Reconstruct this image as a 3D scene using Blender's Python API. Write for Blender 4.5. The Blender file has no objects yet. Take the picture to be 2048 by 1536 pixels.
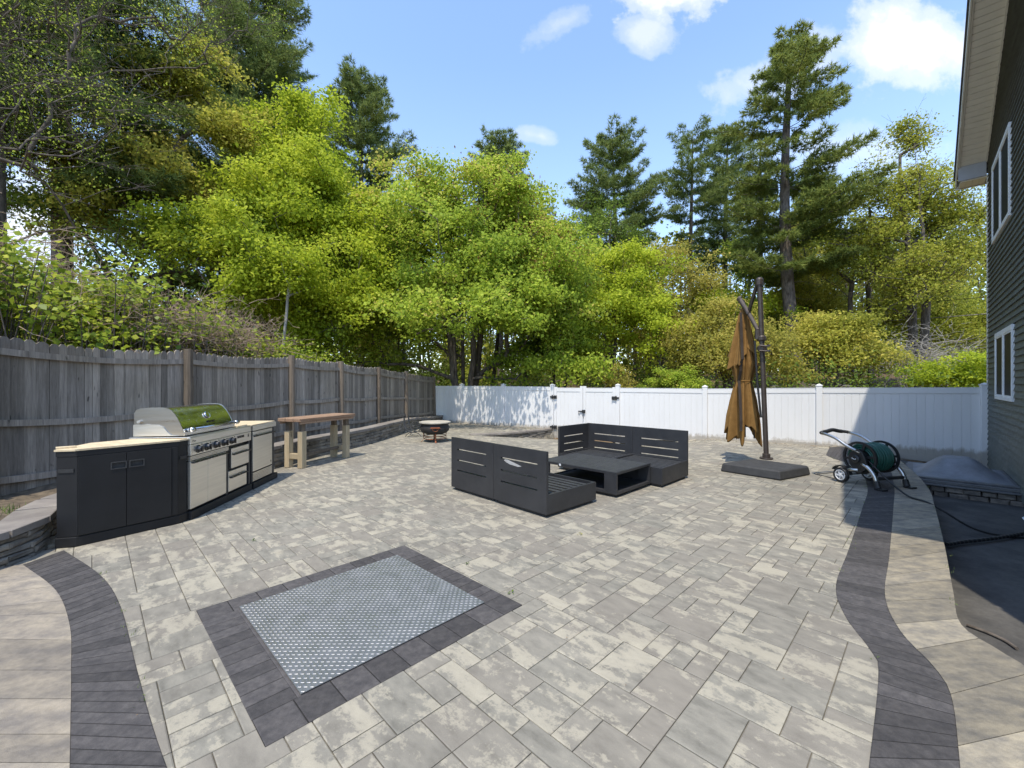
import bpy, math, random
import numpy as np
from mathutils import Vector, Matrix, Euler
R = math.radians
random.seed(7)
SC = bpy.context.scene
COL = SC.collection
SUN = Vector((0.14, 0.44, -1.0))          # the way the sunlight travels
F, CX, CY, CH = 840.0, 1024.0, 767.0, 1.6   # lens in photo pixels, camera height in metres


def G(u, v, z=0.0):
    """where the sight line through photo point (u, v) meets the level z: used to survey the yard"""
    Y = (CH - z) * F / (v - CY)
    return Vector(((u - CX) / F * Y, Y, z))


def AT(u, v, Y):
    return Vector(((u - CX) / F * Y, Y, CH + (CY - v) / F * Y))


# ------------------------------------------------------------------ materials
def nodes(name):
    m = bpy.data.materials.new(name)
    m.use_nodes = True
    nt = m.node_tree
    return m, nt, nt.nodes['Principled BSDF'], nt.links


def ramp(nt, stops, interp='LINEAR'):
    r = nt.nodes.new('ShaderNodeValToRGB')
    e = r.color_ramp.elements
    r.color_ramp.interpolation = interp
    while len(e) < len(stops):
        e.new(0.5)
    for k, (p, c) in enumerate(stops):
        e[k].position = p
        e[k].color = (c[0], c[1], c[2], 1) if not isinstance(c, (int, float)) else (c, c, c, 1)
    return r


def coords(nt, scale=(1, 1, 1), kind='Object', rot=(0, 0, 0)):
    tc = nt.nodes.new('ShaderNodeTexCoord')
    mp = nt.nodes.new('ShaderNodeMapping')
    mp.inputs['Scale'].default_value = scale
    mp.inputs['Rotation'].default_value = rot
    nt.links.new(tc.outputs[kind], mp.inputs['Vector'])
    return mp.outputs['Vector']


def noise(nt, vec, scale, detail=6, rough=.6, dist=0):
    n = nt.nodes.new('ShaderNodeTexNoise')
    n.inputs['Scale'].default_value = scale
    n.inputs['Detail'].default_value = detail
    n.inputs['Roughness'].default_value = rough
    n.inputs['Distortion'].default_value = dist
    nt.links.new(vec, n.inputs['Vector'])
    return n.outputs['Fac']


def attr(nt, name='rnd'):
    a = nt.nodes.new('ShaderNodeAttribute')
    a.attribute_name = name
    return a.outputs['Fac']


def math_n(nt, op, a, b=None, clamp=False):
    n = nt.nodes.new('ShaderNodeMath')
    n.operation = op
    n.use_clamp = clamp
    for i, x in enumerate((a, b)):
        if x is None:
            continue
        if isinstance(x, (int, float)):
            n.inputs[i].default_value = x
        else:
            nt.links.new(x, n.inputs[i])
    return n.outputs[0]


def mixc(nt, fac, a, b, mode='MIX'):
    n = nt.nodes.new('ShaderNodeMix')
    n.data_type = 'RGBA'
    n.blend_type = mode
    for sock, x in ((n.inputs[0], fac), (n.inputs[6], a), (n.inputs[7], b)):
        if isinstance(x, (int, float)):
            sock.default_value = x
        elif isinstance(x, tuple):
            sock.default_value = (x[0], x[1], x[2], 1)
        else:
            nt.links.new(x, sock)
    return n.outputs[2]


def bump(nt, bs, h, strength=.3, dist=.01):
    b = nt.nodes.new('ShaderNodeBump')
    b.inputs['Strength'].default_value = strength
    b.inputs['Distance'].default_value = dist
    nt.links.new(h, b.inputs['Height'])
    nt.links.new(b.outputs['Normal'], bs.inputs['Normal'])
    return b


def MAT(name, c1, c2=None, scale=6, stretch=(1, 1, 1), rough=.6, metal=0, bmp=0, bscale=60, rnd=0, lo=.35, hi=.65, detail=8, spec=.5, grain=0, dirt=None):
    """a surface of two mixed tones, fine grain and a per-piece brightness"""
    m, nt, bs, L = nodes(name)
    c2 = c2 or tuple(x * .82 for x in c1)
    v = coords(nt, stretch)
    n = noise(nt, v, scale, detail)
    r = ramp(nt, [(lo, c1), (hi, c2)])
    L.new(n, r.inputs[0])
    col = r.outputs[0]
    if rnd:
        f = math_n(nt, 'ADD', math_n(nt, 'MULTIPLY', attr(nt), 2 * rnd), 1 - rnd)
        c = nt.nodes.new('ShaderNodeCombineColor')
        for i in range(3):
            L.new(f, c.inputs[i])
        col = mixc(nt, 1.0, col, c.outputs[0], 'MULTIPLY')
    if grain:
        g = ramp(nt, [(.28, 1 - grain), (.62, 1 + grain * .35)])
        L.new(noise(nt, coords(nt), 330, 4, .75), g.inputs[0])
        col = mixc(nt, 1.0, col, g.outputs[0], 'MULTIPLY')
        g = ramp(nt, [(.35, 1 - grain * .8), (.6, 1)])
        L.new(noise(nt, coords(nt), 28, 8, .75), g.inputs[0])
        col = mixc(nt, 1.0, col, g.outputs[0], 'MULTIPLY')
    if dirt:          # splashed soil clinging to the foot of the thing
        sp = nt.nodes.new('ShaderNodeSeparateXYZ')
        tcd = nt.nodes.new('ShaderNodeTexCoord')
        L.new(tcd.outputs['Object'], sp.inputs[0])
        hh = math_n(nt, 'ADD', sp.outputs[2], math_n(nt, 'MULTIPLY', noise(nt, coords(nt, (1, 1, .35)), 9, 6, .7), -.34))
        g = ramp(nt, [(0.0, .75), (.10, 0)])
        L.new(math_n(nt, 'ADD', hh, .13), g.inputs[0])
        col = mixc(nt, g.outputs[0], col, dirt)
    L.new(col, bs.inputs['Base Color'])
    rr = ramp(nt, [(.3, max(0, rough - .08)), (.7, min(1, rough + .08))])
    L.new(noise(nt, v, scale * 2.3, 4), rr.inputs[0])
    L.new(rr.outputs[0], bs.inputs['Roughness'])
    bs.inputs['Metallic'].default_value = metal
    bs.inputs['Specular IOR Level'].default_value = spec
    if bmp:
        bump(nt, bs, noise(nt, v, bscale, 5), bmp, .004)
    return m


M = {}


def make_materials():
    # pavers: grey-taupe with cream blotches drawn along each stone
    m, nt, bs, L = nodes('paver_stone')
    tc = nt.nodes.new('ShaderNodeTexCoord')
    a = attr(nt)
    off = nt.nodes.new('ShaderNodeCombineXYZ')
    L.new(math_n(nt, 'MULTIPLY', a, 57.0), off.inputs[0])
    L.new(math_n(nt, 'MULTIPLY', a, 91.0), off.inputs[1])
    add = nt.nodes.new('ShaderNodeVectorMath')
    L.new(tc.outputs['Object'], add.inputs[0])
    L.new(off.outputs[0], add.inputs[1])
    mp = nt.nodes.new('ShaderNodeMapping')
    mp.vector_type = 'POINT'
    mp.inputs['Rotation'].default_value = (0, 0, R(45))
    L.new(add.outputs[0], mp.inputs['Vector'])
    mp2 = nt.nodes.new('ShaderNodeMapping')
    mp2.inputs['Scale'].default_value = (1.15, 2.3, 1)
    L.new(mp.outputs[0], mp2.inputs['Vector'])
    n1 = noise(nt, mp2.outputs[0], 3.0, 5, .6, .35)
    n2 = noise(nt, mp.outputs[0], 30, 8, .75)
    n3 = noise(nt, mp2.outputs[0], 5.0, 4, .6)
    ncomb = math_n(nt, 'ADD', math_n(nt, 'ADD', math_n(nt, 'MULTIPLY', n1, .66), math_n(nt, 'MULTIPLY', n2, .34)), 0)
    a2 = attr(nt, 'rnd2')
    thr = math_n(nt, 'ADD', ncomb, math_n(nt, 'MULTIPLY', math_n(nt, 'SUBTRACT', a2, .5), .10))
    grey = ramp(nt, [(.3, (.140, .132, .110)), (.5, (.212, .199, .165)), (.72, (.275, .255, .208))])
    L.new(n3, grey.inputs[0])
    warm = mixc(nt, math_n(nt, 'MULTIPLY', math_n(nt, 'FRACT', math_n(nt, 'MULTIPLY', a2, 7.3)), .55), grey.outputs[0], (.215, .188, .155))
    cream = mixc(nt, n2, (.415, .375, .287), (.335, .305, .238))
    blot = ramp(nt, [(.51, 0.0), (.555, .65), (.68, 1.0)])
    L.new(thr, blot.inputs[0])
    col = mixc(nt, blot.outputs[0], warm, cream)
    grain = ramp(nt, [(.25, .80), (.6, 1.06)])
    L.new(noise(nt, tc.outputs['Object'], 420, 3, .7), grain.inputs[0])
    col = mixc(nt, 1.0, col, grain.outputs[0], 'MULTIPLY')
    big = ramp(nt, [(.3, .84), (.7, 1.08)])
    L.new(noise(nt, tc.outputs['Object'], .55, 6), big.inputs[0])
    col = mixc(nt, 1.0, col, big.outputs[0], 'MULTIPLY')
    st = ramp(nt, [(.64, 0), (.74, .42)])          # rusty-brown water stains
    L.new(noise(nt, coords(nt, (1, 1, 1)), .8, 9, .62, .4), st.inputs[0])
    col = mixc(nt, st.outputs[0], col, (.17, .125, .075))
    L.new(col, bs.inputs['Base Color'])
    bs.inputs['Roughness'].default_value = .82
    bs.inputs['Specular IOR Level'].default_value = .35
    bump(nt, bs, noise(nt, tc.outputs['Object'], 190, 6, .7), .35, .004)
    M['paver'] = m
    M['joint'] = MAT('joint_sand', (.085, .078, .062), (.15, .132, .10), 9, rough=.95, bmp=.5)
    M['dark_paver'] = MAT('dark_paver_stone', (.050, .046, .046), (.078, .071, .068), 14, rough=.85, bmp=.6, bscale=210, rnd=.26, grain=.3)
    M['dark_joint'] = MAT('joint_shade', (.010, .009, .008), (.018, .016, .014), 20, rough=1)  # near-black colour that paints in the shade between dark pavers
    M['tan_slab'] = MAT('tan_coping_stone', (.315, .272, .195), (.175, .158, .13), 5.5, (1, 2.2, 1), rough=.85, bmp=.6, bscale=150, rnd=.24, grain=.28, lo=.36, hi=.62, detail=13)
    M['rose_slab'] = MAT('rosy_coping_stone', (.315, .270, .205), (.185, .163, .138), 4.6, (1, 1.7, 1), rough=.85, bmp=.6, bscale=150, rnd=.2, grain=.28, lo=.36, hi=.62, detail=10)
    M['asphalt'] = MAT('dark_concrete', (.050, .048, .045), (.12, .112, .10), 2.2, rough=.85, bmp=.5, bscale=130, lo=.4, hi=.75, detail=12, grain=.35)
    M['forest_floor'] = MAT('leaf_litter_ground', (.10, .062, .032), (.17, .115, .06), 5, rough=.95, bmp=.8, bscale=14, detail=12)
    M['soil'] = MAT('bed_soil', (.06, .045, .03), (.15, .115, .075), 11, rough=.95, bmp=.8, bscale=40)
    M['ledge'] = MAT('ledgestone', (.155, .14, .118), (.28, .25, .205), 5, rough=.88, bmp=.8, bscale=45, rnd=.3, grain=.3)
    M['wall_cap'] = MAT('wall_cap_stone', (.24, .215, .185), (.165, .145, .13), 5, rough=.85, bmp=.4, bscale=120, rnd=.14)
    # weathered cedar
    for nm, ca, cb, cd in (('cedar', (.125, .108, .092), (.38, .335, .285), .40), ('cedar_post', (.075, .060, .045), (.22, .175, .13), .2),
                           ('table_leg', (.30, .235, .145), (.47, .385, .255), .10), ('table_top', (.20, .095, .05), (.40, .29, .20), .18)):
        m, nt, bs, L = nodes(nm)
        st = (9, 9, .55) if nm != 'table_top' else (.7, 9, 9)
        v = coords(nt, st)
        a = attr(nt)
        o = nt.nodes.new('ShaderNodeCombineXYZ')
        L.new(math_n(nt, 'MULTIPLY', a, 40), o.inputs[2 if nm != 'table_top' else 0])
        ad = nt.nodes.new('ShaderNodeVectorMath')
        L.new(v, ad.inputs[0]); L.new(o.outputs[0], ad.inputs[1])
        n = noise(nt, ad.outputs[0], 3.0, 8, .65, .6)
        fine = noise(nt, ad.outputs[0], 14, 5, .7)
        r = ramp(nt, [(.3, ca), (.68, cb)])
        L.new(math_n(nt, 'ADD', math_n(nt, 'MULTIPLY', n, .62), math_n(nt, 'MULTIPLY', fine, .38)), r.inputs[0])
        kn = ramp(nt, [(.70, 1.0), (.76, .35)])
        v2 = coords(nt, (7, 7, 2.6))
        ad2 = nt.nodes.new('ShaderNodeVectorMath')
        L.new(v2, ad2.inputs[0]); L.new(o.outputs[0], ad2.inputs[1])
        L.new(noise(nt, ad2.outputs[0], 2.0, 2, .4), kn.inputs[0])
        col = mixc(nt, 1.0, r.outputs[0], kn.outputs[0], 'MULTIPLY')
        f = math_n(nt, 'ADD', math_n(nt, 'MULTIPLY', a, 2 * cd), 1 - cd)
        cc = nt.nodes.new('ShaderNodeCombineColor')
        for i in range(3):
            L.new(f, cc.inputs[i])
        col = mixc(nt, 1.0, col, cc.outputs[0], 'MULTIPLY')
        if nm == 'cedar':      # broad soft patches of slightly darker, browner tone
            big = ramp(nt, [(.35, (1, 1, 1)), (.7, (.82, .80, .74))])
            L.new(noise(nt, coords(nt), .9, 3), big.inputs[0])
            col = mixc(nt, 1.0, col, big.outputs[0], 'MULTIPLY')
        L.new(col, bs.inputs['Base Color'])
        bs.inputs['Roughness'].default_value = .9
        bs.inputs['Specular IOR Level'].default_value = .25
        bump(nt, bs, fine, .6, .006)
        M[nm] = m
    M['bark'] = MAT('grey_brown_bark', (.045, .036, .028), (.15, .125, .10), 9, (1, 1, .25), rough=.95, bmp=1.0, bscale=14, detail=10)
    M['pine_bark'] = MAT('pine_bark', (.05, .038, .030), (.17, .14, .115), 8, (1, 1, .35), rough=.95, bmp=1.0, bscale=12, detail=10)
    M['birch_bark'] = MAT('pale_bark', (.17, .155, .13), (.36, .34, .30), 7, (1, 1, .5), rough=.9, bmp=.6, bscale=20)
    M['twig'] = MAT('dry_twig', (.26, .185, .125), (.40, .30, .215), 9, rough=.95)
    M['grey_twig'] = MAT('grey_dead_twig', (.22, .20, .175), (.36, .335, .30), 9, rough=.95)
    M['vinyl'] = MAT('white_vinyl', (.735, .732, .728), (.70, .697, .692), 1.6, (1, 1, .5), rough=.38, bmp=.03, bscale=9, rnd=.02, dirt=(.28, .24, .18))
    M['iron'] = MAT('black_hardware', (.016, .016, .017), (.026, .026, .027), 30, rough=.45)
    M['siding'] = MAT('grey_green_siding', (.118, .128, .112), (.090, .098, .086), 3, (1, 1, 2), rough=.62, bmp=.25, bscale=70, rnd=.09)
    M['trim'] = MAT('cream_trim', (.66, .62, .53), (.60, .565, .48), 4, rough=.55)
    M['soffit'] = MAT('cream_soffit', (.74, .70, .60), (.68, .64, .55), 5, rough=.55)
    M['grey_trim'] = MAT('grey_trim', (.36, .36, .365), (.32, .32, .325), 4, rough=.5)
    M['white_trim'] = MAT('white_window_trim', (.74, .75, .76), (.66, .67, .67), 5, rough=.5)
    M['shingle'] = MAT('roof_shingle', (.045, .045, .047), (.085, .085, .088), 22, rough=.95, bmp=.6)
    M['glass'] = MAT('dark_window_screen', (.012, .012, .013), (.02, .02, .021), 300, rough=.5, spec=.12)
    M['foundation'] = MAT('foundation_concrete', (.20, .195, .185), (.13, .125, .12), 6, rough=.9, bmp=.5)
    M['black_panel'] = MAT('black_coated_steel', (.012, .012, .013), (.016, .016, .017), 3, rough=.5, bmp=.06, bscale=500, spec=.3)
    M['steel'] = MAT('brushed_steel', (.74, .725, .69), (.65, .64, .61), 1.2, (1, 1, 24), rough=.36, metal=1, detail=6)
    M['polished'] = MAT('polished_steel', (.66, .66, .65), (.58, .58, .57), 7, rough=.20, metal=1)
    M['hood_side'] = MAT('worn_steel', (.40, .385, .36), (.32, .305, .285), 2, (1, .4, 6), rough=.34, metal=1)
    M['knob'] = MAT('dark_chrome', (.10, .10, .105), (.06, .06, .063), 10, rough=.25, metal=.9)
    M['plywood'] = MAT('plywood_top', (.62, .51, .335), (.50, .39, .245), 3, (6, .8, 1), rough=.8, bmp=.2)
    M['charcoal'] = MAT('charcoal_aluminium', (.021, .0215, .024), (.034, .034, .036), 2.2, rough=.5, bmp=.05, bscale=300, grain=.12, detail=10)
    M['charcoal_slat'] = MAT('charcoal_composite_slat', (.032, .033, .035), (.044, .045, .046), 7, (1, 1, 1), rough=.55, bmp=.1)
    M['bare'] = MAT('bare_primer', (.40, .39, .37), (.30, .29, .28), 16, rough=.7)
    M['fabric'] = MAT('tan_brown_fabric', (.215, .118, .036), (.17, .092, .028), 12, rough=.95, bmp=.25, bscale=500, spec=.2)
    M['bronze'] = MAT('bronze_pole', (.062, .048, .040), (.078, .062, .052), 12, rough=.42, metal=.35)
    M['base_plastic'] = MAT('dark_resin_base', (.028, .028, .029), (.040, .040, .040), 9, rough=.75, bmp=.3, bscale=90)
    M['alu'] = MAT('bare_aluminium', (.52, .52, .51), (.44, .44, .43), 4, rough=.34, metal=.95)
    M['black_plastic'] = MAT('black_plastic', (.013, .013, .014), (.020, .020, .021), 20, rough=.42)
    M['green_hose'] = MAT('dark_green_hose', (.012, .072, .054), (.018, .092, .070), 20, rough=.35)
    M['wheel_white'] = MAT('white_wheel_plastic', (.62, .62, .62), (.55, .55, .55), 9, rough=.45)
    M['dome'] = MAT('smoky_dome', (.20, .207, .225), (.115, .118, .125), 2.6, rough=.5, bmp=.05, lo=.4, hi=.68, grain=.15)
    M['flange'] = MAT('grey_flange', (.12, .12, .122), (.09, .09, .092), 7, rough=.5)
    M['cast'] = MAT('grey_cast_bowl', (.040, .042, .044), (.030, .026, .023), 6, rough=.75, metal=.3, bmp=.3)
    M['rust'] = MAT('rusty_copper', (.32, .10, .035), (.16, .06, .03), 14, rough=.65, metal=.4, bmp=.3)
    M['stone_lid'] = MAT('weathered_lid', (.47, .42, .33), (.30, .28, .24), 5, rough=.8)
    M['rack_metal'] = MAT('grey_rack_metal', (.11, .11, .112), (.065, .065, .066), 9, rough=.55, metal=.5)
    M['leaf_crumb'] = MAT('dry_leaf_crumb', (.16, .095, .045), (.26, .18, .095), 20, rough=.95, rnd=.4)
    M['grass'] = MAT('grass_blade', (.10, .155, .03), (.17, .21, .05), 12, rough=.8, rnd=.3)
    M['brick_dirt'] = MAT('damp_masonry', (.09, .08, .07), (.20, .17, .14), 12, rough=.95, bmp=.6, rnd=.3)
    M['wire'] = MAT('black_cable', (.012, .012, .012), (.02, .02, .02), 12, rough=.6)
    # diamond plate
    M['plate'] = MAT('tread_plate_metal', (.43, .42, .41), (.36, .355, .35), 3, rough=.42, metal=.85, bmp=.08, bscale=220)
    M['tread'] = MAT('tread_plate_bars', (.66, .65, .64), (.58, .57, .56), 30, rough=.33, metal=.95)


def leaf_mat(name, stops, trans=.35, rough=.62, tcol=1.12):
    """leaf tones by a per-leaf value; light passes partly through the blade"""
    m, nt, bs, L = nodes(name)
    r = ramp(nt, stops)
    L.new(attr(nt), r.inputs[0])
    L.new(r.outputs[0], bs.inputs['Base Color'])
    bs.inputs['Roughness'].default_value = rough
    bs.inputs['Specular IOR Level'].default_value = .2
    if trans:
        tr = nt.nodes.new('ShaderNodeBsdfTranslucent')
        g = nt.nodes.new('ShaderNodeGamma')
        g.inputs[1].default_value = 1 / tcol
        L.new(r.outputs[0], g.inputs[0])
        L.new(g.outputs[0], tr.inputs[0])
        mx = nt.nodes.new('ShaderNodeMixShader')
        mx.inputs[0].default_value = trans
        L.new(bs.outputs[0], mx.inputs[1]); L.new(tr.outputs[0], mx.inputs[2])
        L.new(mx.outputs[0], nt.nodes['Material Output'].inputs['Surface'])
    return m


# ------------------------------------------------------------------ object helpers
def tag(o, label=None, cat=None, group=None, kind=None):
    if label: o['label'] = label
    if cat: o['category'] = cat
    if group: o['group'] = group
    if kind: o['kind'] = kind
    return o


def thing(name, label, cat, loc=(0, 0, 0), rz=0.0, group=None):
    o = bpy.data.objects.new(name, None)
    COL.objects.link(o)
    o.location = loc
    o.rotation_euler = (0, 0, rz)
    o.empty_display_size = .2
    return tag(o, label, cat, group)


def link(name, me, mat, parent=None, bevel=0, smooth=False):
    if mat is not None:
        me.materials.append(mat)
    o = bpy.data.objects.new(name, me)
    COL.objects.link(o)
    if parent is not None:
        o.parent = parent
    if smooth:
        me.polygons.foreach_set('use_smooth', [True] * len(me.polygons))
    if bevel:
        b = o.modifiers.new('Bevel', 'BEVEL')
        b.width = bevel
        b.segments = 2
        b.limit_method = 'ANGLE'
        b.angle_limit = R(40)
    return o


def np_mesh(name, verts, loops, per, rnd=None, rnd2=None):
    """fast mesh: verts (N,3), loops flat, per = corners of each face (int, or an array)"""
    me = bpy.data.meshes.new(name)
    verts = np.asarray(verts, np.float32)
    loops = np.asarray(loops, np.int32).ravel()
    if np.isscalar(per):
        n = len(loops) // per
        starts = np.arange(n, dtype=np.int32) * per
    else:
        per = np.asarray(per, np.int32)
        n = len(per)
        starts = np.concatenate([[0], np.cumsum(per)[:-1]]).astype(np.int32)
    me.vertices.add(len(verts)); me.vertices.foreach_set('co', verts.ravel())
    me.loops.add(len(loops)); me.loops.foreach_set('vertex_index', loops)
    me.polygons.add(n); me.polygons.foreach_set('loop_start', starts)
    for nm, arr in (('rnd', rnd), ('rnd2', rnd2)):
        if arr is not None:
            a = me.attributes.new(nm, 'FLOAT', 'FACE')
            a.data.foreach_set('value', np.asarray(arr, np.float32))
    me.update(calc_edges=True)
    return me


class MB:
    """collects simple shapes; build() links them as one mesh"""
    def __init__(s):
        s.v, s.f, s.r = [], [], []
        s.rv = .5

    def add(s, verts, faces, r=None):
        k = len(s.v)
        s.v += [tuple(p) for p in verts]
        s.f += [tuple(i + k for i in f) for f in faces]
        s.r += [s.rv if r is None else r] * len(faces)

    def box(s, x0, x1, y0, y1, z0, z1, m=None, r=None):
        p = [(x, y, z) for z in (z0, z1) for y in (y0, y1) for x in (x0, x1)]
        if m is not None:
            p = [m @ Vector(q) for q in p]
        s.add(p, [(0, 2, 3, 1), (4, 5, 7, 6), (0, 1, 5, 4), (1, 3, 7, 5), (3, 2, 6, 7), (2, 0, 4, 6)], r)

    def beam(s, a, b, w, h, up=(0, 0, 1), r=None):
        a, b = Vector(a), Vector(b)
        d = (b - a).normalized()
        side = d.cross(Vector(up)).normalized() * (w / 2)
        u = side.cross(d).normalized() * (h / 2)
        p = [q + i * side + j * u for q in (a, b) for i, j in ((-1, -1), (1, -1), (1, 1), (-1, 1))]
        s.add(p, [(3, 2, 1, 0), (4, 5, 6, 7), (0, 1, 5, 4), (1, 2, 6, 5), (2, 3, 7, 6), (3, 0, 4, 7)], r)

    def prism(s, poly, z0, z1, m=None, r=None):
        n = len(poly)
        p = [Vector((x, y, z0)) for x, y in poly] + [Vector((x, y, z1)) for x, y in poly]
        if m is not None:
            p = [m @ q for q in p]
        s.add(p, [tuple(range(n - 1, -1, -1)), tuple(range(n, 2 * n))] + [(i, (i + 1) % n, n + (i + 1) % n, n + i) for i in range(n)], r)

    def tube(s, pts, rad, n=8, r=None, caps=True, flat=None):
        pts = [Vector(p) for p in pts]
        k = len(pts)
        if isinstance(rad, (int, float)):
            rad = [rad] * k
        ref = Vector((0, 0, 1))
        if abs((pts[-1] - pts[0]).normalized().dot(ref)) > .9:
            ref = Vector((1, 0, 0))
        vs, fs = [], []
        prev = None
        for i, p in enumerate(pts):
            t = (pts[min(i + 1, k - 1)] - pts[max(i - 1, 0)]).normalized()
            a = t.cross(ref) if prev is None else prev - t * prev.dot(t)
            if a.length < 1e-5:
                a = t.orthogonal()
            a.normalize(); prev = a
            b = t.cross(a)
            for j in range(n):
                q = 2 * math.pi * j / n
                vs.append(p + rad[i] * (math.cos(q) * a + math.sin(q) * b * (flat or 1)))
        for i in range(k - 1):
            for j in range(n):
                fs.append((i * n + j, i * n + (j + 1) % n, (i + 1) * n + (j + 1) % n, (i + 1) * n + j))
        if caps:
            fs.append(tuple(range(n - 1, -1, -1)))
            fs.append(tuple((k - 1) * n + j for j in range(n)))
        s.add(vs, fs, r)

    def lathe(s, prof, n=24, c=(0, 0, 0), m=None, r=None, caps=True):
        vs, fs = [], []
        for (rr, z) in prof:
            for j in range(n):
                q = 2 * math.pi * j / n
                vs.append(Vector((c[0] + rr * math.cos(q), c[1] + rr * math.sin(q), c[2] + z)))
        k = len(prof)
        for i in range(k - 1):
            for j in range(n):
                fs.append((i * n + j, i * n + (j + 1) % n, (i + 1) * n + (j + 1) % n, (i + 1) * n + j))
        if caps:
            fs.append(tuple(range(n - 1, -1, -1)))
            fs.append(tuple((k - 1) * n + j for j in range(n)))
        if m is not None:
            vs = [m @ q for q in vs]
        s.add(vs, fs, r)

    def stone(s, o, ex, ey, ez, w, d, h, r, bev=.012, jit=.0):
        """a rough block: origin at its lower left front, ex along, ey into the wall, ez up; front edges rounded off"""
        J = lambda: random.uniform(-jit, jit)
        P = lambda a, b, c: o + ex * a + ey * b + ez * c
        fr = [(bev, 0), (w - bev, 0), (w - bev, h), (bev, h)]
        v = [P(0 + J(), bev, 0 + J()), P(w + J(), bev, 0 + J()), P(w + J(), bev, h + J()), P(0 + J(), bev, h + J()),
             P(bev, J(), bev), P(w - bev, J(), bev), P(w - bev, J(), h - bev), P(bev, J(), h - bev),
             P(0, d, 0), P(w, d, 0), P(w, d, h), P(0, d, h)]
        s.add(v, [(4, 5, 6, 7), (0, 1, 5, 4), (1, 2, 6, 5), (2, 3, 7, 6), (3, 0, 4, 7), (0, 8, 9, 1), (1, 9, 10, 2), (2, 10, 11, 3), (3, 11, 8, 0), (8, 11, 10, 9)], r)

    def slab(s, corners, z0, z1, bev=.006, r=None, zf=None):
        """a paving unit: 4 plan corners, top edge chamfered"""
        c = [Vector((p[0], p[1], 0)) for p in corners]
        mid = sum(c, Vector()) / 4
        inn = [p + (mid - p).normalized() * bev * 1.4 for p in c]
        zz = zf or (lambda x, y: 0)
        v = [(p.x, p.y, z0 + zz(p.x, p.y)) for p in c] + [(p.x, p.y, z1 - bev * .6 + zz(p.x, p.y)) for p in c] + [(p.x, p.y, z1 + zz(p.x, p.y)) for p in inn]
        f = [(8, 9, 10, 11)] + [(i, (i + 1) % 4, 4 + (i + 1) % 4, 4 + i) for i in range(4)] + [(4 + i, 4 + (i + 1) % 4, 8 + (i + 1) % 4, 8 + i) for i in range(4)]
        s.add(v, f, r)

    def build(s, name, mat, parent=None, bevel=0, smooth=False, rnd2=False):
        me = bpy.data.meshes.new(name)
        me.from_pydata(s.v, [], s.f)
        a = me.attributes.new('rnd', 'FLOAT', 'FACE')
        a.data.foreach_set('value', s.r)
        if rnd2:
            b = me.attributes.new('rnd2', 'FLOAT', 'FACE')
            b.data.foreach_set('value', [(x * 7919.13) % 1.0 for x in s.r])
        me.update()
        return link(name, me, mat, parent, bevel, smooth)


def spline(pts, n):
    """Catmull-Rom through pts, n samples evenly by length"""
    P = [Vector((p[0], p[1], p[2] if len(p) > 2 else 0)) for p in pts]
    P = [2 * P[0] - P[1]] + P + [2 * P[-1] - P[-2]]
    fine = []
    for i in range(1, len(P) - 2):
        for k in range(24):
            t = k / 24
            a, b, c, d = P[i - 1], P[i], P[i + 1], P[i + 2]
            fine.append(.5 * ((2 * b) + (c - a) * t + (2 * a - 5 * b + 4 * c - d) * t * t + (3 * b - a - 3 * c + d) * t ** 3))
    fine.append(P[-2])
    L = [0]
    for i in range(1, len(fine)):
        L.append(L[-1] + (fine[i] - fine[i - 1]).length)
    out, j = [], 0
    for k in range(n):
        t = L[-1] * k / (n - 1)
        while j < len(L) - 2 and L[j + 1] < t:
            j += 1
        w = (t - L[j]) / max(1e-9, L[j + 1] - L[j])
        out.append(fine[j].lerp(fine[j + 1], min(1, max(0, w))))
    return out


def paired(A, B, n):
    """two edge curves sampled at the same control-point parameter"""
    def samp(P):
        P = [Vector((p[0], p[1], 0)) for p in P]
        P = [2 * P[0] - P[1]] + P + [2 * P[-1] - P[-2]]
        out = []
        m = len(P) - 3
        for k in range(n):
            x = m * k / (n - 1)
            i = min(int(x), m - 1); t = x - i
            a, b, c, d = P[i:i + 4]
            out.append(.5 * ((2 * b) + (c - a) * t + (2 * a - 5 * b + 4 * c - d) * t * t + (3 * b - a - 3 * c + d) * t ** 3))
        return out
    a, b = samp(A), samp(B)
    # even out by mid-line length
    mid = [(p + q) / 2 for p, q in zip(a, b)]
    L = [0]
    for i in range(1, n):
        L.append(L[-1] + (mid[i] - mid[i - 1]).length)
    return a, b, L


def even_pairs(A, B, step):
    a, b, L = paired(A, B, 400)
    m = max(2, int(L[-1] / step))
    out, j = [], 0
    for k in range(m + 1):
        t = L[-1] * k / m
        while j < 398 and L[j + 1] < t:
            j += 1
        w = (t - L[j]) / max(1e-9, L[j + 1] - L[j])
        out.append((a[j].lerp(a[j + 1], w), b[j].lerp(b[j + 1], w)))
    return out


def inside(poly, x, y):
    c = False
    n = len(poly)
    for i in range(n):
        x1, y1 = poly[i][0], poly[i][1]
        x2, y2 = poly[(i + 1) % n][0], poly[(i + 1) % n][1]
        if (y1 > y) != (y2 > y) and x < (x2 - x1) * (y - y1) / (y2 - y1) + x1:
            c = not c
    return c


def smooth01(x):
    x = min(1, max(0, x))
    return x * x * (3 - 2 * x)


def frame(loc, rz):
    return Matrix.Translation(Vector(loc)) @ Matrix.Rotation(rz, 4, 'Z')
make_materials()

# ================================================================== SETTING
FA, FB = 15.7, .6                      # white fence line: y = FA - FB x


def fence_pt(u):
    t = (u - CX) / F
    y = FA / (1 + FB * t)
    return Vector((t * y, y, 0))


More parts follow.
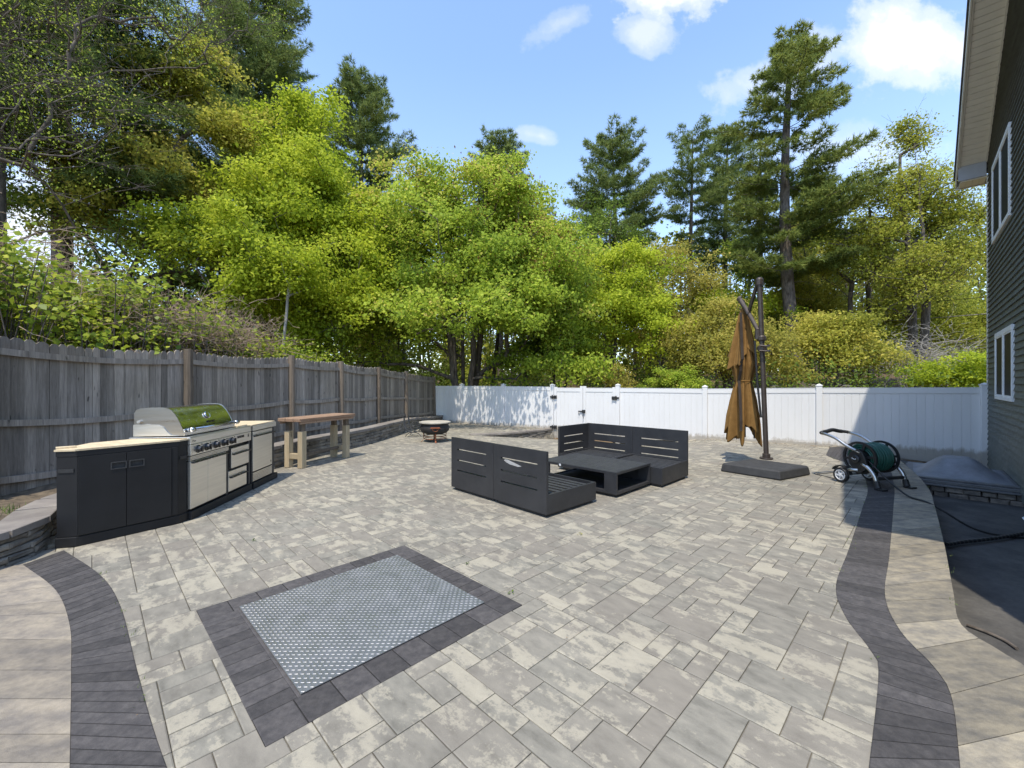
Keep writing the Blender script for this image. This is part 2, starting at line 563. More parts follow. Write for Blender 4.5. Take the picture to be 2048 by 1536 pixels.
WALL_L = [(-4.75, 2.0), (-4.54, 3.0), (-4.42, 3.6), (-4.47, 3.98), (-4.78, 4.4), (-5.1, 5.1), (-5.15, 6.2), (-4.85, 7.1), (-4.47, 7.8), (-4.33, 8.9), (-3.95, 10.3),
          (-3.72, 11.4), (-3.52, 13.2), (-3.34, 14.6), (-2.86, 17.25)]
LB_L = [(45, 1130), (110, 1180), (139, 1250), (142, 1350), (141, 1440), (139, 1540), (136, 1720)]
LB_R = [(128, 1101), (200, 1150), (240, 1210), (274, 1340), (303, 1445), (337, 1545), (400, 1720)]
RB_L = [(1652, 910), (1668, 918), (1692, 925), (1722, 943), (1735, 978), (1725, 1015), (1697, 1100), (1672, 1170), (1690, 1232), (1742, 1302), (1757, 1345), (1737, 1540), (1712, 1720)]
RB_R = [(1659, 895), (1688, 893), (1733, 903), (1775, 932), (1788, 971), (1787, 1015), (1779, 1110), (1770, 1190), (1800, 1262), (1868, 1335), (1903, 1395), (1921, 1540), (1938, 1720)]
CO_R = [(1693, 884), (1735, 888), (1778, 906), (1828, 945), (1858, 980), (1869, 1012), (1889, 1092), (1906, 1182), (1922, 1250), (1998, 1302), (2066, 1352), (2120, 1500), (2160, 1720)]
g2 = lambda L: [G(u, v) for u, v in L]
LBL, LBR, RBL, RBR, COR = map(g2, (LB_L, LB_R, RB_L, RB_R, CO_R))
mid = lambda A, B, w=.5: [a.lerp(b, w) for a, b in zip(A, B)]
left_edge = list(reversed(mid(LBL, LBR, .3))) + [Vector((x - .1, y, 0)) for x, y in WALL_L[2:]]
right_edge = mid(RBL, RBR, .7)
PATIO = [(p.x, p.y) for p in left_edge] + [(fence_pt(866).x, fence_pt(866).y + .1), (fence_pt(1668).x, fence_pt(1668).y + .05)] + [(p.x, p.y) for p in right_edge]
E0, E1 = Vector((-1.25, 12.95, 0)), Vector((1.42, 14.78, 0))


def zramp(x, y):
    """the paving falls towards the gate on the low side of the little step"""
    d = E1 - E0
    if d.x * (y - E0.y) - d.y * (x - E0.x) > 0:
        return 0.0
    win = (FA - FB * x - y) / 1.166
    return -.36 * min(1, max(0, 1 - win / 3.0)) * (1 - smooth01((x - 3.9) / 2.0))


def H(x, y):
    """lie of the land"""
    w = (y - (FA - FB * x)) / 1.166
    wl = (-7.4 + .25 * y) - x
    h = -.1 + .078 * min(max(w, 0), 34) + .03 * max(0, w - 34)
    h = h if w > -.2 else -.9
    if wl > 0:
        h = max(h, .18 + .035 * min(wl, 20))
    h += .10 * math.sin(x * .7 + 1) * math.sin(y * .55) * min(1, max(0, w / 4))
    return h


def terrain():
    xs = sorted(set([-400, -250, -150, -100, -70] + [i * 1.0 for i in range(-50, 51)] + [70, 100, 150, 250, 400]))
    ys = sorted(set([-300, -150, -60, -30, -15] + [i * 1.0 for i in range(-8, 71)] + [80, 95, 120, 160, 220, 300, 420]))
    V = [(x, y, H(x, y) if abs(x) < 60 and -9 < y < 75 else (H(max(-50, min(50, x)), max(-8, min(70, y))) + .02 * max(0, y - 70))) for y in ys for x in xs]
    n = len(xs)
    Fc = [(j * n + i, j * n + i + 1, (j + 1) * n + i + 1, (j + 1) * n + i) for j in range(len(ys) - 1) for i in range(n - 1)]
    me = bpy.data.meshes.new('ground')
    me.from_pydata(V, [], Fc)
    tag(link('ground', me, M['forest_floor'], smooth=True), kind='structure')


def patio():
    g = .123
    c45 = math.sqrt(.5)
    rng = random.Random(11)
    U0, U1, V0, V1 = -30, 150, -30, 165
    occ = {}
    mb = MB()
    def to(u, v):
        u, v = u * g, v * g
        return (c45 * (u - v), c45 * (u + v))
    for v in range(V0, V1):
        for u in range(U0, U1):
            if (u, v) in occ:
                continue
            x, y = to(u + 1, v + 1)
            if not (-6.5 < x < 9.5 and .6 < y < 18):
                occ[(u, v)] = 1
                continue
            free = 0
            while free < 5 and (u + free, v) not in occ:
                free += 1
            if free == 1:
                a = 1
            elif free in (2, 3):
                a = free if rng.random() < .85 or free == 2 else 2
            elif free == 4:
                a = 2
            else:
                a = rng.choice((1, 2, 2, 2, 3, 3))
            b = rng.choice({1: (2, 2, 3), 2: (1, 1, 2, 2, 3), 3: (2, 2, 2, 1)}[a])
            for i in range(a):
                for j in range(b):
                    occ[(u + i, v + j)] = 1
            cx, cy = to(u + a / 2, v + b / 2)
            if not inside(PATIO, cx, cy):
                continue
            e = .018
            q = [to(u + e, v + e), to(u + a - e, v + e), to(u + a - e, v + b - e), to(u + e, v + b - e)]
            t = rng.uniform(-.0012, .0012)
            mb.slab(q, -.05 + t, t, .0045, rng.random(), zramp)
    tag(mb.build('patio_paving', M['paver'], rnd2=True), kind='structure')
    # sand bed under the joints
    V, Fc = [], []
    st = .3
    for j in range(0, 60):
        for i in range(-22, 33):
            x, y = i * st, .6 + j * st
            if inside(PATIO, x + st / 2, y + st / 2):
                k = len(V)
                V += [(a, b, zramp(a, b) - .010) for a, b in ((x, y), (x + st, y), (x + st, y + st), (x, y + st))]
                Fc.append((k, k + 1, k + 2, k + 3))
    me = bpy.data.meshes.new('joint_sand')
    me.from_pydata(V, [], Fc)
    tag(link('patio_bedding', me, M['joint']), kind='structure')


def strip(name, A, B, step, mat, z1, depth, jit=.15, gap=.006, seed=1, sub=1):
    rng = random.Random(seed)
    pr = even_pairs(A, B, step / sub)
    mb, ub = MB(), MB()
    i = 0
    while i < len(pr) - 1:
        n = sub if jit == 0 else max(1, round(sub * rng.uniform(1 - jit, 1 + jit)))
        j = min(len(pr) - 1, i + n)
        rv = rng.random()
        for k in range(i, j):
            (a0, b0), (a1, b1) = pr[k], pr[k + 1]
            da, db = (a1 - a0), (b1 - b0)
            ga = da.normalized() * (gap / 2) if da.length > gap * 1.5 else da * .2
            gb = db.normalized() * (gap / 2) if db.length > gap * 1.5 else db * .2
            p0, q0 = (a0 + ga, b0 + gb) if k == i else (a0, b0)
            p1, q1 = (a1 - ga, b1 - gb) if k == j - 1 else (a1, b1)
            c = [p0, q0, q1, p1]
            ar = sum(c[m].x * c[(m + 1) % 4].y - c[(m + 1) % 4].x * c[m].y for m in range(4))
            if ar < 0:
                c = [p0, p1, q1, q0]
            if sub == 1:
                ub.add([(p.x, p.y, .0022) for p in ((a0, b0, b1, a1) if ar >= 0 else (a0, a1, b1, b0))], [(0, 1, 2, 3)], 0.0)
                mb.slab(c, z1 - depth, z1, .004, rv)
            else:
                mb.add([(p.x, p.y, z1) for p in c] + [(p.x, p.y, z1 - depth) for p in c], [(0, 1, 2, 3), (0, 4, 5, 1), (1, 5, 6, 2), (2, 6, 7, 3), (3, 7, 4, 0)], rv)
        i = j
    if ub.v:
        tag(ub.build('border_gap_shade', M['dark_joint']), kind='structure')  # sheet under the border, coloured as the shade deep in its gaps
    o = mb.build(name, mat)
    return tag(o, kind='structure')


def borders():
    strip('border_paving', LBL, LBR, .102, M['dark_paver'], .0045, .07, 0, .008, 3)
    strip('border_paving', RBL, RBR, .105, M['dark_paver'], .0045, .07, 0, .008, 4)
    outer = [p + Vector((-1.5, -.35 if i < 2 else 0, 0)) for i, p in enumerate(LBL)]
    outer[0] = LBL[0] + Vector((-1.2, -.55, 0)); outer[1] = LBL[1] + Vector((-1.4, -.5, 0))
    strip('coping_paving', outer, LBL, .30, M['rose_slab'], .006, .08, .3, .006, 5, sub=3)
    strip('coping_paving', RBR, COR, .36, M['tan_slab'], .006, .34, .3, .007, 6, sub=4)
    # dark concrete strip below the coping, along the house
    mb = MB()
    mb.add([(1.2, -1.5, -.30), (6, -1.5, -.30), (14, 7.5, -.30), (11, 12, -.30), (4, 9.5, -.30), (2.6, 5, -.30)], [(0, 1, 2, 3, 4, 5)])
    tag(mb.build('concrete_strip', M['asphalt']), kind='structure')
    # planting bed between the stone wall and the wooden fence
    V, Fc = [], []
    w = spline(WALL_L, 60)
    for i, p in enumerate(w):
        fx = -7.4 + .25 * p.y
        for k in range(7):
            x = p.x - .12 + (fx - .9 - p.x) * k / 6
            V.append((x, p.y + (0 if i < 59 else .3), .19 + .08 * smooth01((p.y - 5) / 2) + .03 * math.sin(3 * p.y + k) + .02 * k - (0.10 if i > 50 else 0)))
    for i in range(59):
        for k in range(6):
            Fc.append((i * 7 + k, i * 7 + 7 + k, i * 7 + 8 + k, i * 7 + k + 1))
    me = bpy.data.meshes.new('garden_bed')
    me.from_pydata(V, [], Fc)
    tag(link('garden_bed', me, M['soil'], smooth=True), kind='structure')


def tread_plate():
    rz = R(45.7)
    fr = frame((-1.075, 2.995, 0), rz)
    mb = MB()
    rng = random.Random(5)
    def cell(x0, x1, y0, y1):
        c = [fr @ Vector(p) for p in ((x0, y0, 0), (x1, y0, 0), (x1, y1, 0), (x0, y1, 0))]
        mb.slab(c, -.05, .0052, .004, rng.random())
    A, B, W = .83, .795, .205
    for sgn in (1, -1):
        x = -A + W
        n = 9
        for k in range(n):
            x0 = -A + (2 * A) * k / n; x1 = -A + (2 * A) * (k + 1) / n
            y0, y1 = sorted((sgn * (B - W), sgn * B))
            cell(x0 + .003, x1 - .003, y0, y1)
        n = 11
        for k in range(n):
            y0 = -(B - W) + 2 * (B - W) * k / n; y1 = -(B - W) + 2 * (B - W) * (k + 1) / n
            x0, x1 = sorted((sgn * (A - W), sgn * A))
            cell(x0, x1, y0 + .003, y1 - .003)
    cell(-A + W, A - W, -B + W, B - W)
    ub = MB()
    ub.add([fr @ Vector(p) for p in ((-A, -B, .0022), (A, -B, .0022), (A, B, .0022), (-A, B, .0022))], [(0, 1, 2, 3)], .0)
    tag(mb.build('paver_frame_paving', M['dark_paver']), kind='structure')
    tag(ub.build('border_gap_shade', M['dark_joint']), kind='structure')  # same painted gap shade under the square frame
    mb = MB()
    hx, hy = .63, .602
    mb.box(-hx, hx, -hy, hy, .0105, .0145)
    for i in range(54):
        for j in range(52):
            x = -hx + (i + .5) * 2 * hx / 54; y = -hy + (j + .5) * 2 * hy / 52
            a = R(45) if (i + j) % 2 else R(-45)
            c, s = math.cos(a), math.sin(a)
            L, w, h = .0116, .0034, .0017
            P = [(-L, 0, 0), (-L * .4, -w, 0), (L * .4, -w, 0), (L, 0, 0), (L * .4, w, 0), (-L * .4, w, 0), (-L * .55, 0, h), (L * .55, 0, h)]
            mb.add([(x + c * p - s * q, y + s * p + c * q, .0145 + r) for p, q, r in P], [(0, 1, 6), (1, 2, 7, 6), (2, 3, 7), (3, 4, 7), (4, 5, 6, 7), (5, 0, 6)])
    o = mb.build('tread_plate', M['plate'])
    o.location = (-1.07, 3.017, 0); o.rotation_euler = (0, 0, rz)
    tag(o, 'shiny diamond tread steel plate laid inside the dark square of pavers', 'metal plate')


def ledge_wall(mb, line, zb, zt, n, depth=.16, seed=1, lens=(.14, .38)):
    rng = random.Random(seed)
    st = random.getstate(); random.seed(seed)
    P = spline(line, 700)
    L = [0]
    for i in range(1, 700):
        L.append(L[-1] + (P[i] - P[i - 1]).length)
    def at(t):
        i = min(698, max(0, int(np.searchsorted(L, t)) - 1))
        w = (t - L[i]) / max(1e-9, L[i + 1] - L[i])
        return P[i].lerp(P[i + 1], w)
    for c in range(n):
        t = -rng.uniform(0, .1)
        while t < L[-1]:
            w = rng.uniform(*lens)
            a, b = at(max(0, t)), at(min(L[-1], t + w))
            if (b - a).length > .05:
                ex = (b - a).normalized()
                ey = Vector((-ex.y, ex.x, 0))
                z0, z1 = zb(a), zt(a)
                h = (z1 - z0) / n
                if h > .008:
                    mb.stone(a + ey * rng.uniform(-.018, .012) + Vector((0, 0, z0 + h * c + .002)), ex, ey, Vector((0, 0, 1)), (b - a).length - .006, depth, h - .005, rng.random(), min(.012, h * .3), .006)
            t += w
    random.setstate(st)


def stone_walls():
    t = thing('stone_wall', 'low curving dry stone retaining wall in front of the grey picket fence', 'retaining wall')
    top = lambda p: .25 + .11 * smooth01((p.y - 5) / 2) - .13 * smooth01((p.y - 13.5) / 3)
    mb = MB()
    ledge_wall(mb, WALL_L, lambda p: -.03, top, 5, .2, 2)
    mb.build('stone_courses', M['ledge'], t)
    mb = MB()
    P = spline(WALL_L, 38)
    for a, b in zip(P[:-1], P[1:]):
        d = (b - a).normalized(); nrm = Vector((-d.y, d.x, 0))
        a2, b2 = a + d * .004, b - d * .004
        z = top(a)
        mb.slab([a2 - nrm * .035, b2 - nrm * .035, b2 + nrm * .30, a2 + nrm * .30], z, z + .068 + random.uniform(-.004, .004), .008, random.random())
    mb.build('cap_stones', M['wall_cap'], t)
    t = thing('terrace_step', 'tapering stone step edging the raised terrace beside the gate', 'stone step')
    lower = lambda p: zramp(p.x + .12, p.y - .15) - .02
    mb = MB()
    line = [E0, E0.lerp(E1, .35) + Vector((.12, -.16, 0)), E0.lerp(E1, .7) + Vector((.10, -.12, 0)), E1]
    ledge_wall(mb, line, lower, lambda p: -.035, 3, .14, 8)
    mb.build('stone_courses', M['ledge'], t)
    mb = MB()
    P = spline(line, 12)
    for a, b in zip(P[:-1], P[1:]):
        d = (b - a).normalized(); nrm = Vector((-d.y, d.x, 0))
        mb.slab([a - nrm * .03, b - nrm * .03, b + nrm * .26, a + nrm * .26], -.034, .022, .006, random.random())
    mb.build('cap_stones', M['wall_cap'], t)


# ================================================================== WOODEN FENCE
POSTS = [.4, 2.7, 4.95, 7.24, 9.55, 11.28, 13.03, 14.74, 17.0]
FTOP = {.4: 2.22, 2.7: 2.22, 4.95: 2.19, 7.24: 2.17, 9.55: 2.21, 11.28: 2.18, 13.03: 2.11, 14.74: 1.99, 17.0: 1.87}
FBOT = {.4: .12, 2.7: .12, 4.95: .15, 7.24: .2, 9.55: .24, 11.28: .28, 13.03: .28, 14.74: .26, 17.0: .2}


def wooden_fence():
    t = thing('picket_fence', 'weathered grey cedar picket fence with round posts along the left of the yard', 'fence')
    rng = random.Random(21)
    pt = lambda y: Vector((-7.4 + .25 * y, y, 0))
    ex = Vector((.2425, .9701, 0)); ey = Vector((-.9701, .2425, 0))
    for a, b in zip(POSTS[:-1], POSTS[1:]):
        L = (b - a) * 1.0308
        mb = MB()
        x = 0
        sag = rng.uniform(.02, .07)
        bow = rng.uniform(-.03, .05)
        while x < L - .02:
            w = min(rng.choice((.085, .092, .1, .112, .135)), L - x)
            f = (x + w / 2) / L
            zt = FTOP[a] * (1 - f) + FTOP[b] * f - sag * 4 * f * (1 - f) + rng.uniform(-.014, .014)
            zb = FBOT[a] * (1 - f) + FBOT[b] * f + rng.uniform(-.02, .02)
            o = pt(a) + ex * x + ey * (.045 + rng.uniform(-.004, .006) + bow * 4 * f * (1 - f))
            g = rng.choice((.002, .003, .005))
            ww = w - g
            tilt = rng.uniform(-.004, .004)
            poly = [(0, zb), (ww, zb), (ww, zt - .036), (ww * .70, zt), (ww * .30, zt), (0, zt - .036)]
            th = .018
            V = [o + ex * (p + tilt * (q - 1)) + Vector((0, 0, q)) + ey * d for d in (0, th) for p, q in poly]
            mb.add(V, [(0, 1, 2, 3, 4, 5), (11, 10, 9, 8, 7, 6)] + [(i, i + 6, (i + 1) % 6 + 6, (i + 1) % 6) for i in range(6)], rng.random())
            x += w
        mb.build('picket_panel', M['cedar'], t)
        for hh in ((-.19, -.19), (.48, .48), (.14, .14)):
            mb = MB()
            pts = []
            for k in range(9):
                f = k / 8
                if hh[0] < 0:
                    z = (FTOP[a] * (1 - f) + FTOP[b] * f) + hh[0]
                else:
                    z0 = FBOT[a] * (1 - f) + FBOT[b] * f; z1 = FTOP[a] * (1 - f) + FTOP[b] * f
                    z = z0 + hh[0] * (z1 - z0)
                pts.append(pt(a) + ex * (L * f) + ey * (.022 + bow * 4 * f * (1 - f)) + Vector((0, 0, z - sag * 3.2 * f * (1 - f))))
            for p, q in zip(pts[:-1], pts[1:]):
                mb.beam(p, q, .036, .08, r=.62)
            mb.build('rail', M['cedar'], t)
    for y in POSTS:
        mb = MB()
        r0 = rng.uniform(.062, .078)
        top = FTOP[y] + rng.uniform(.0, .05)
        dx = rng.uniform(-.02, .02)
        pts = [pt(y) + Vector((dx * k / 7 + rng.uniform(-.006, .006), rng.uniform(-.006, .006), -.1 + (top + .1) * k / 7)) for k in range(8)]
        mb.tube(pts, [r0 * (1.12 - .18 * k / 7) * rng.uniform(.95, 1.05) for k in range(8)], 12, rng.random())
        mb.build('post', M['cedar_post'], t, smooth=False)


# ================================================================== WHITE FENCE
def white_fence():
    a0 = fence_pt(866)
    rz = math.atan2(-.5145, .8575)
    e = Vector((.8575, -.5145, 0))
    us = [866, 924, 1007, 1105, 1236, 1410, 1638, 1969]
    xs = [(fence_pt(u) - a0).dot(e) for u in us]
    t = thing('vinyl_fence', 'white vinyl privacy fence closing the far side of the patio', 'fence', a0, rz)
    tops = [1.50, 1.505, 1.50, 1.485, 1.46, 1.45, 1.49, 1.515]
    bots = [-.05, -.04, -.04, -.3, -.3, -.02, -.03, -.28]

    def panel(mb, x0, x1, za, zb, ba, bb, y=0):
        zt = lambda x: za + (zb - za) * (x - x0) / (x1 - x0)
        zo = lambda x: ba + (bb - ba) * (x - x0) / (x1 - x0)
        n = max(2, round((x1 - x0) / .152))
        w = (x1 - x0) / n
        for k in range(n):
            xa, xb = x0 + k * w + .0022, x0 + (k + 1) * w - .0022
            zz = min(zt(xa), zt(xb)) - .1
            bb0 = min(zo(xa), zo(xb)) - .02
            mb.box(xa, xb, y - .014, y + .014, bb0 + .06, zz, r=random.random())
        mb.box(x0, x1, y - .006, y + .006, min(ba, bb) + .06, min(za, zb) - .1, r=.3)
        for (h0, h1, d) in ((-.135, -.008, .026), (-.008, 0, .031), (-.150, -.135, .021)):
            p = [(x0, y - d, za + h0), (x0, y + d, za + h0), (x1, y + d, zb + h0), (x1, y - d, zb + h0), (x0, y - d, za + h1), (x0, y + d, za + h1), (x1, y + d, zb + h1), (x1, y - d, zb + h1)]
            mb.add(p, [(0, 1, 2, 3), (7, 6, 5, 4), (0, 3, 7, 4), (1, 5, 6, 2), (0, 4, 5, 1), (3, 2, 6, 7)], .5)
        p = [(x0, y - d2, ba - .03) for d2 in (.026, -.026)] + [(x1, y - d2, bb - .03) for d2 in (-.026, .026)]
        q = [(a, b, c + .13) for a, b, c in p]
        mb.add(p + q, [(0, 1, 2, 3), (7, 6, 5, 4), (0, 4, 5, 1), (1, 5, 6, 2), (2, 6, 7, 3), (3, 7, 4, 0)], .5)

    for i in range(7):
        if i == 3:
            continue
        mb = MB()
        panel(mb, xs[i] + .066, xs[i + 1] - .066, tops[i], tops[i + 1], bots[i] if i != 4 else -.2, bots[i + 1] if i != 2 else -.08)
        mb.build('panel', M['vinyl'], t, bevel=.003)
    for i, x in enumerate(xs):
        mb = MB()
        zt = tops[i] + (.075 if i in (4,) else .045)
        mb.box(x - .066, x + .066, -.066, .066, -.6, zt)
        o = mb.build('post', M['vinyl'], t, bevel=.004)
        mb = MB()
        mb.box(x - .076, x + .076, -.076, .076, zt, zt + .022)
        mb.add([(x - .07, -.07, zt + .022), (x + .07, -.07, zt + .022), (x + .07, .07, zt + .022), (x - .07, .07, zt + .022), (x, 0, zt + .062)], [(0, 1, 4), (1, 2, 4), (2, 3, 4), (3, 0, 4)])
        mb.build('post_cap', M['vinyl'], o, bevel=.003)
    # two gate leaves, each swinging on its own hinges
    m = .5 * (xs[3] + xs[4]) - .03
    for k, (x0, x1, lab) in enumerate(((xs[3] + .075, m, 'white gate leaf hung on the post next to the terrace step'), (m + .012, xs[4] - .075, 'white gate leaf carrying the black latch, hung nearer the umbrella'))):
        gt = thing('gate_leaf', lab, 'gate', a0 + e * x0, rz, 'white double gate')
        w = x1 - x0
        mb = MB()
        panel(mb, .1, w - .1, 1.455, 1.455, -.27, -.27)
        mb.build('infill_panel', M['vinyl'], gt, bevel=.003)
        mb = MB()
        for xa in (0, w - .1):
            mb.box(xa, xa + .1, -.034, .034, -.31, 1.48 if (xa == 0) == (k == 0) else 1.51)
        mb.build('stile', M['vinyl'], gt, bevel=.004)
        hx = 0 if k == 0 else w
        for z in (1.13, .08):
            mb = MB()
            sg = 1 if k == 0 else -1
            mb.box(hx - .13 if k == 0 else hx - .11, hx + .11 if k == 0 else hx + .13, -.095, -.07, z - .03, z + .03)
            mb.box(hx - .14 * sg - .055, hx - .14 * sg + .055, -.10, -.066, z - .055, z + .055) if False else None
            mb.tube([(hx - .037 * sg, -.1, z - .07), (hx - .037 * sg, -.1, z + .07)], .022, 10)
            mb.box(hx + sg * .06 - .05, hx + sg * .06 + .05, -.075, -.036, z - .06, z + .05)
            mb.build('hinge', M['iron'], gt, bevel=.004)
        if k == 1:
            mb = MB()
            mb.box(-.02, .085, -.085, -.036, .60, .71)
            mb.box(-.16, -.02, -.075, -.05, .635, .675)
            mb.tube([(.03, -.09, .60), (.035, -.095, .50), (.03, -.09, .42)], .008, 6)
            mb.tube([(-.13, -.075, .64), (-.15, -.08, .55)], .007, 6)
            mb.build('latch', M['iron'], gt, bevel=.004)
        if k == 0:
            mb = MB()
            mb.tube([(.06, -.06, -.2), (.06, -.06, -.34)], .02, 8)
            mb.build('drop_rod', M['vinyl'], gt)


# ================================================================== HOUSE
HX = Vector((-.6884, -.7254, 0))
HC = Vector((10.60, 9.335, 0))
HRZ = math.atan2(HX.y, HX.x)
HW, EAVE, PITCH = 10.1, 6.56, .6


def house():
    t = thing('siding_house', 'dark grey green clapboard house gable rising at the right edge of the patio', 'house', HC, HRZ)
    rng = random.Random(3)
    apex = EAVE + PITCH * HW / 2
    mb = MB()
    exp = .112
    z = -.2
    while z < apex - .05:
        z1 = z + exp
        def ext(zz):
            return (0, HW) if zz <= EAVE else ((zz - EAVE) / PITCH, HW - (zz - EAVE) / PITCH)
        a0, a1 = ext(z); b0, b1 = ext(min(z1, apex))
        cuts = [0.0]
        x = rng.uniform(.6, 3.5)
        while x < HW:
            cuts.append(x); x += 3.66
        cuts.append(HW)
        for c0, c1 in zip(cuts[:-1], cuts[1:]):
            l0, l1 = max(a0, c0 + .001), min(a1, c1 - .001)
            u0, u1 = max(b0, c0 + .001), min(b1, c1 - .001)
            if l1 - l0 < .05 or u1 - u0 < .02:
                continue
            mb.add([(l0, -.033, z), (l1, -.033, z), (u1, -.006, z1 + .004), (u0, -.006, z1 + .004), (l0, -.004, z), (l1, -.004, z)], [(0, 1, 2, 3), (4, 5, 1, 0)], rng.random())
        z = z1
    mb.build('siding', M['siding'], t)
    mb = MB()
    D = 9.0
    mb.add([(0, 0, -.25), (HW, 0, -.25), (HW, D, -.25), (0, D, -.25), (0, 0, EAVE), (HW, 0, EAVE), (HW, D, EAVE), (0, D, EAVE), (HW / 2, 0, apex), (HW / 2, D, apex)],
           [(0, 3, 7, 4), (1, 5, 6, 2), (2, 6, 9, 7, 3), (0, 4, 8, 5, 1)], .5)
    mb.build('wall', M['siding'], t)
    mb = MB()
    mb.box(.01, HW - .01, .012, D - .01, -1.0, -.25)
    mb.build('foundation', M['foundation'], t)
    mb = MB()
    mb.box(-.03, .062, -.034, .06, -.2, 6.24)
    mb.build('corner_trim', M['trim'], t, bevel=.003)
    # rake: soffit boards, fascia, roof
    O = .47
    zr = lambda x: EAVE + PITCH * x
    n = 44
    for side in (0, 1):
        mb = MB()
        for k in range(n):
            x0 = HW / 2 * k / n + .006; x1 = HW / 2 * (k + 1) / n - .006
            X = (lambda v: v) if side == 0 else (lambda v: HW - v)
            p = [(X(x0), -.028, zr(x0)), (X(x1), -.028, zr(x1)), (X(x1), -O + .03, zr(x1)), (X(x0), -O + .03, zr(x0))]
            q = [(a, b, c + .02) for a, b, c in p]
            mb.add(p + q, [(0, 1, 2, 3), (7, 6, 5, 4), (0, 4, 5, 1), (1, 5, 6, 2), (2, 6, 7, 3), (3, 7, 4, 0)], rng.random())
        mb.build('rake_soffit', M['soffit'], t)
    # level soffit under the eave return
    for xa, xb in ((-.46, -.034), (HW + .034, HW + .46)):
        mb = MB()
        for k in range(4):
            y0 = -.028 - (O - .058) * k / 4
            mb.box(xa, xb, y0 - (O - .058) / 4 + .004, y0 - .002, 6.22, 6.24, r=rng.random())
        mb.build('eave_soffit', M['soffit'], t)
    mb = MB()
    for side in (0, 1):
        X = (lambda v: v) if side == 0 else (lambda v: HW - v)
        for (y0, y1, zlo, zhi, xs) in ((-O - .022, -O, -.035, .20, -.48), (-O, -O + .03, -.02, .03, 0.0), (-.05, -.026, -.075, -.004, 0.06)):
            xe = HW / 2 - .0
            p = [(X(xs), y, zr(xs) + dz) for y in (y0, y1) for dz in (zlo, zhi)] + [(X(xe), y, zr(xe) + dz) for y in (y0, y1) for dz in (zlo, zhi)]
            mb.add(p, [(0, 1, 3, 2), (4, 6, 7, 5), (0, 4, 5, 1), (2, 3, 7, 6), (1, 5, 7, 3), (0, 2, 6, 4)], .5)
        mb.box(*sorted((X(-.50), X(-.48))), -O - .02, 9.2, 6.2, 6.42)
    mb.build('fascia', M['trim'], t)
    for X0, X1 in ((-.02, -.001), (HW + .001, HW + .02)):
        mb = MB()
        mb.box(X0, X1, -O + .001, -.036, 6.242, 6.60)
        mb.build('eave_return', M['grey_trim'], t)
    mb = MB()
    for side in (0, 1):
        X = (lambda v: v) if side == 0 else (lambda v: HW - v)
        xs, xe = -.53, HW / 2
        p = [(X(xs), -O - .05, zr(xs) + .21), (X(xs), 9.3, zr(xs) + .21), (X(xe), 9.3, zr(xe) + .21), (X(xe), -O - .05, zr(xe) + .21)]
        q = [(a, b, c + .05) for a, b, c in p]
        mb.add(p + q, [(0, 1, 2, 3), (7, 6, 5, 4), (0, 4, 5, 1), (1, 5, 6, 2), (2, 6, 7, 3), (3, 7, 4, 0)], .5)
    mb.build('roof', M['shingle'], t)
    for (x0, x1, z0, z1) in ((.95, 3.04, 4.47, 6.06), (1.39, 3.33, 1.295, 2.585)):
        mb = MB()
        w = .068
        m = (x0 + x1) / 2
        for b in ((x0, x1, z1 - w * 1.3, z1), (x0, x1, z0, z0 + w), (x0, x0 + w, z0 + w, z1 - w * 1.3), (x1 - w, x1, z0 + w, z1 - w * 1.3), (m - w * .75, m + w * .75, z0 + w, z1 - w * 1.3)):
            mb.box(b[0], b[1], -.052, -.012, b[2], b[3])
        fo = mb.build('window', M['white_trim'], t, bevel=.004)
        for a, b in ((x0 + w, m - w * .75), (m + w * .75, x1 - w)):
            g = MB()
            g.box(a, b, -.034, -.026, z0 + w, z1 - w * 1.3)
            g.build('pane', M['glass'], fo)
            g = MB()
            s = .028
            for q in ((a, b, z1 - w * 1.3 - s, z1 - w * 1.3), (a, b, z0 + w, z0 + w + s), (a, a + s, z0 + w + s, z1 - w * 1.3 - s), (b - s, b, z0 + w + s, z1 - w * 1.3 - s)):
                g.box(q[0], q[1], -.045, -.034, q[2], q[3])
            g.build('sash', M['white_trim'], fo)
    # downspout foot that just shows at the right edge
    p = HC + HX * 4.32 + Vector((-.7254, .6884, 0)) * .09
    mb = MB()
    mb.tube([(0, 0, 5.9), (0, 0, .1), (.0, -.02, .02), (-.02, -.06, -.08), (-.03, -.12, -.14)], .042, 4)
    mb.build('downspout', M['white_trim'], t).location = (5.74, -.085, 0)


terrain(); patio(); borders(); tread_plate(); stone_walls(); wooden_fence(); white_fence(); house()
# ================================================================== KITCHEN
KO = Vector((-3.785, 4.914, 0)); KRZ = math.atan2(.994, -.11)


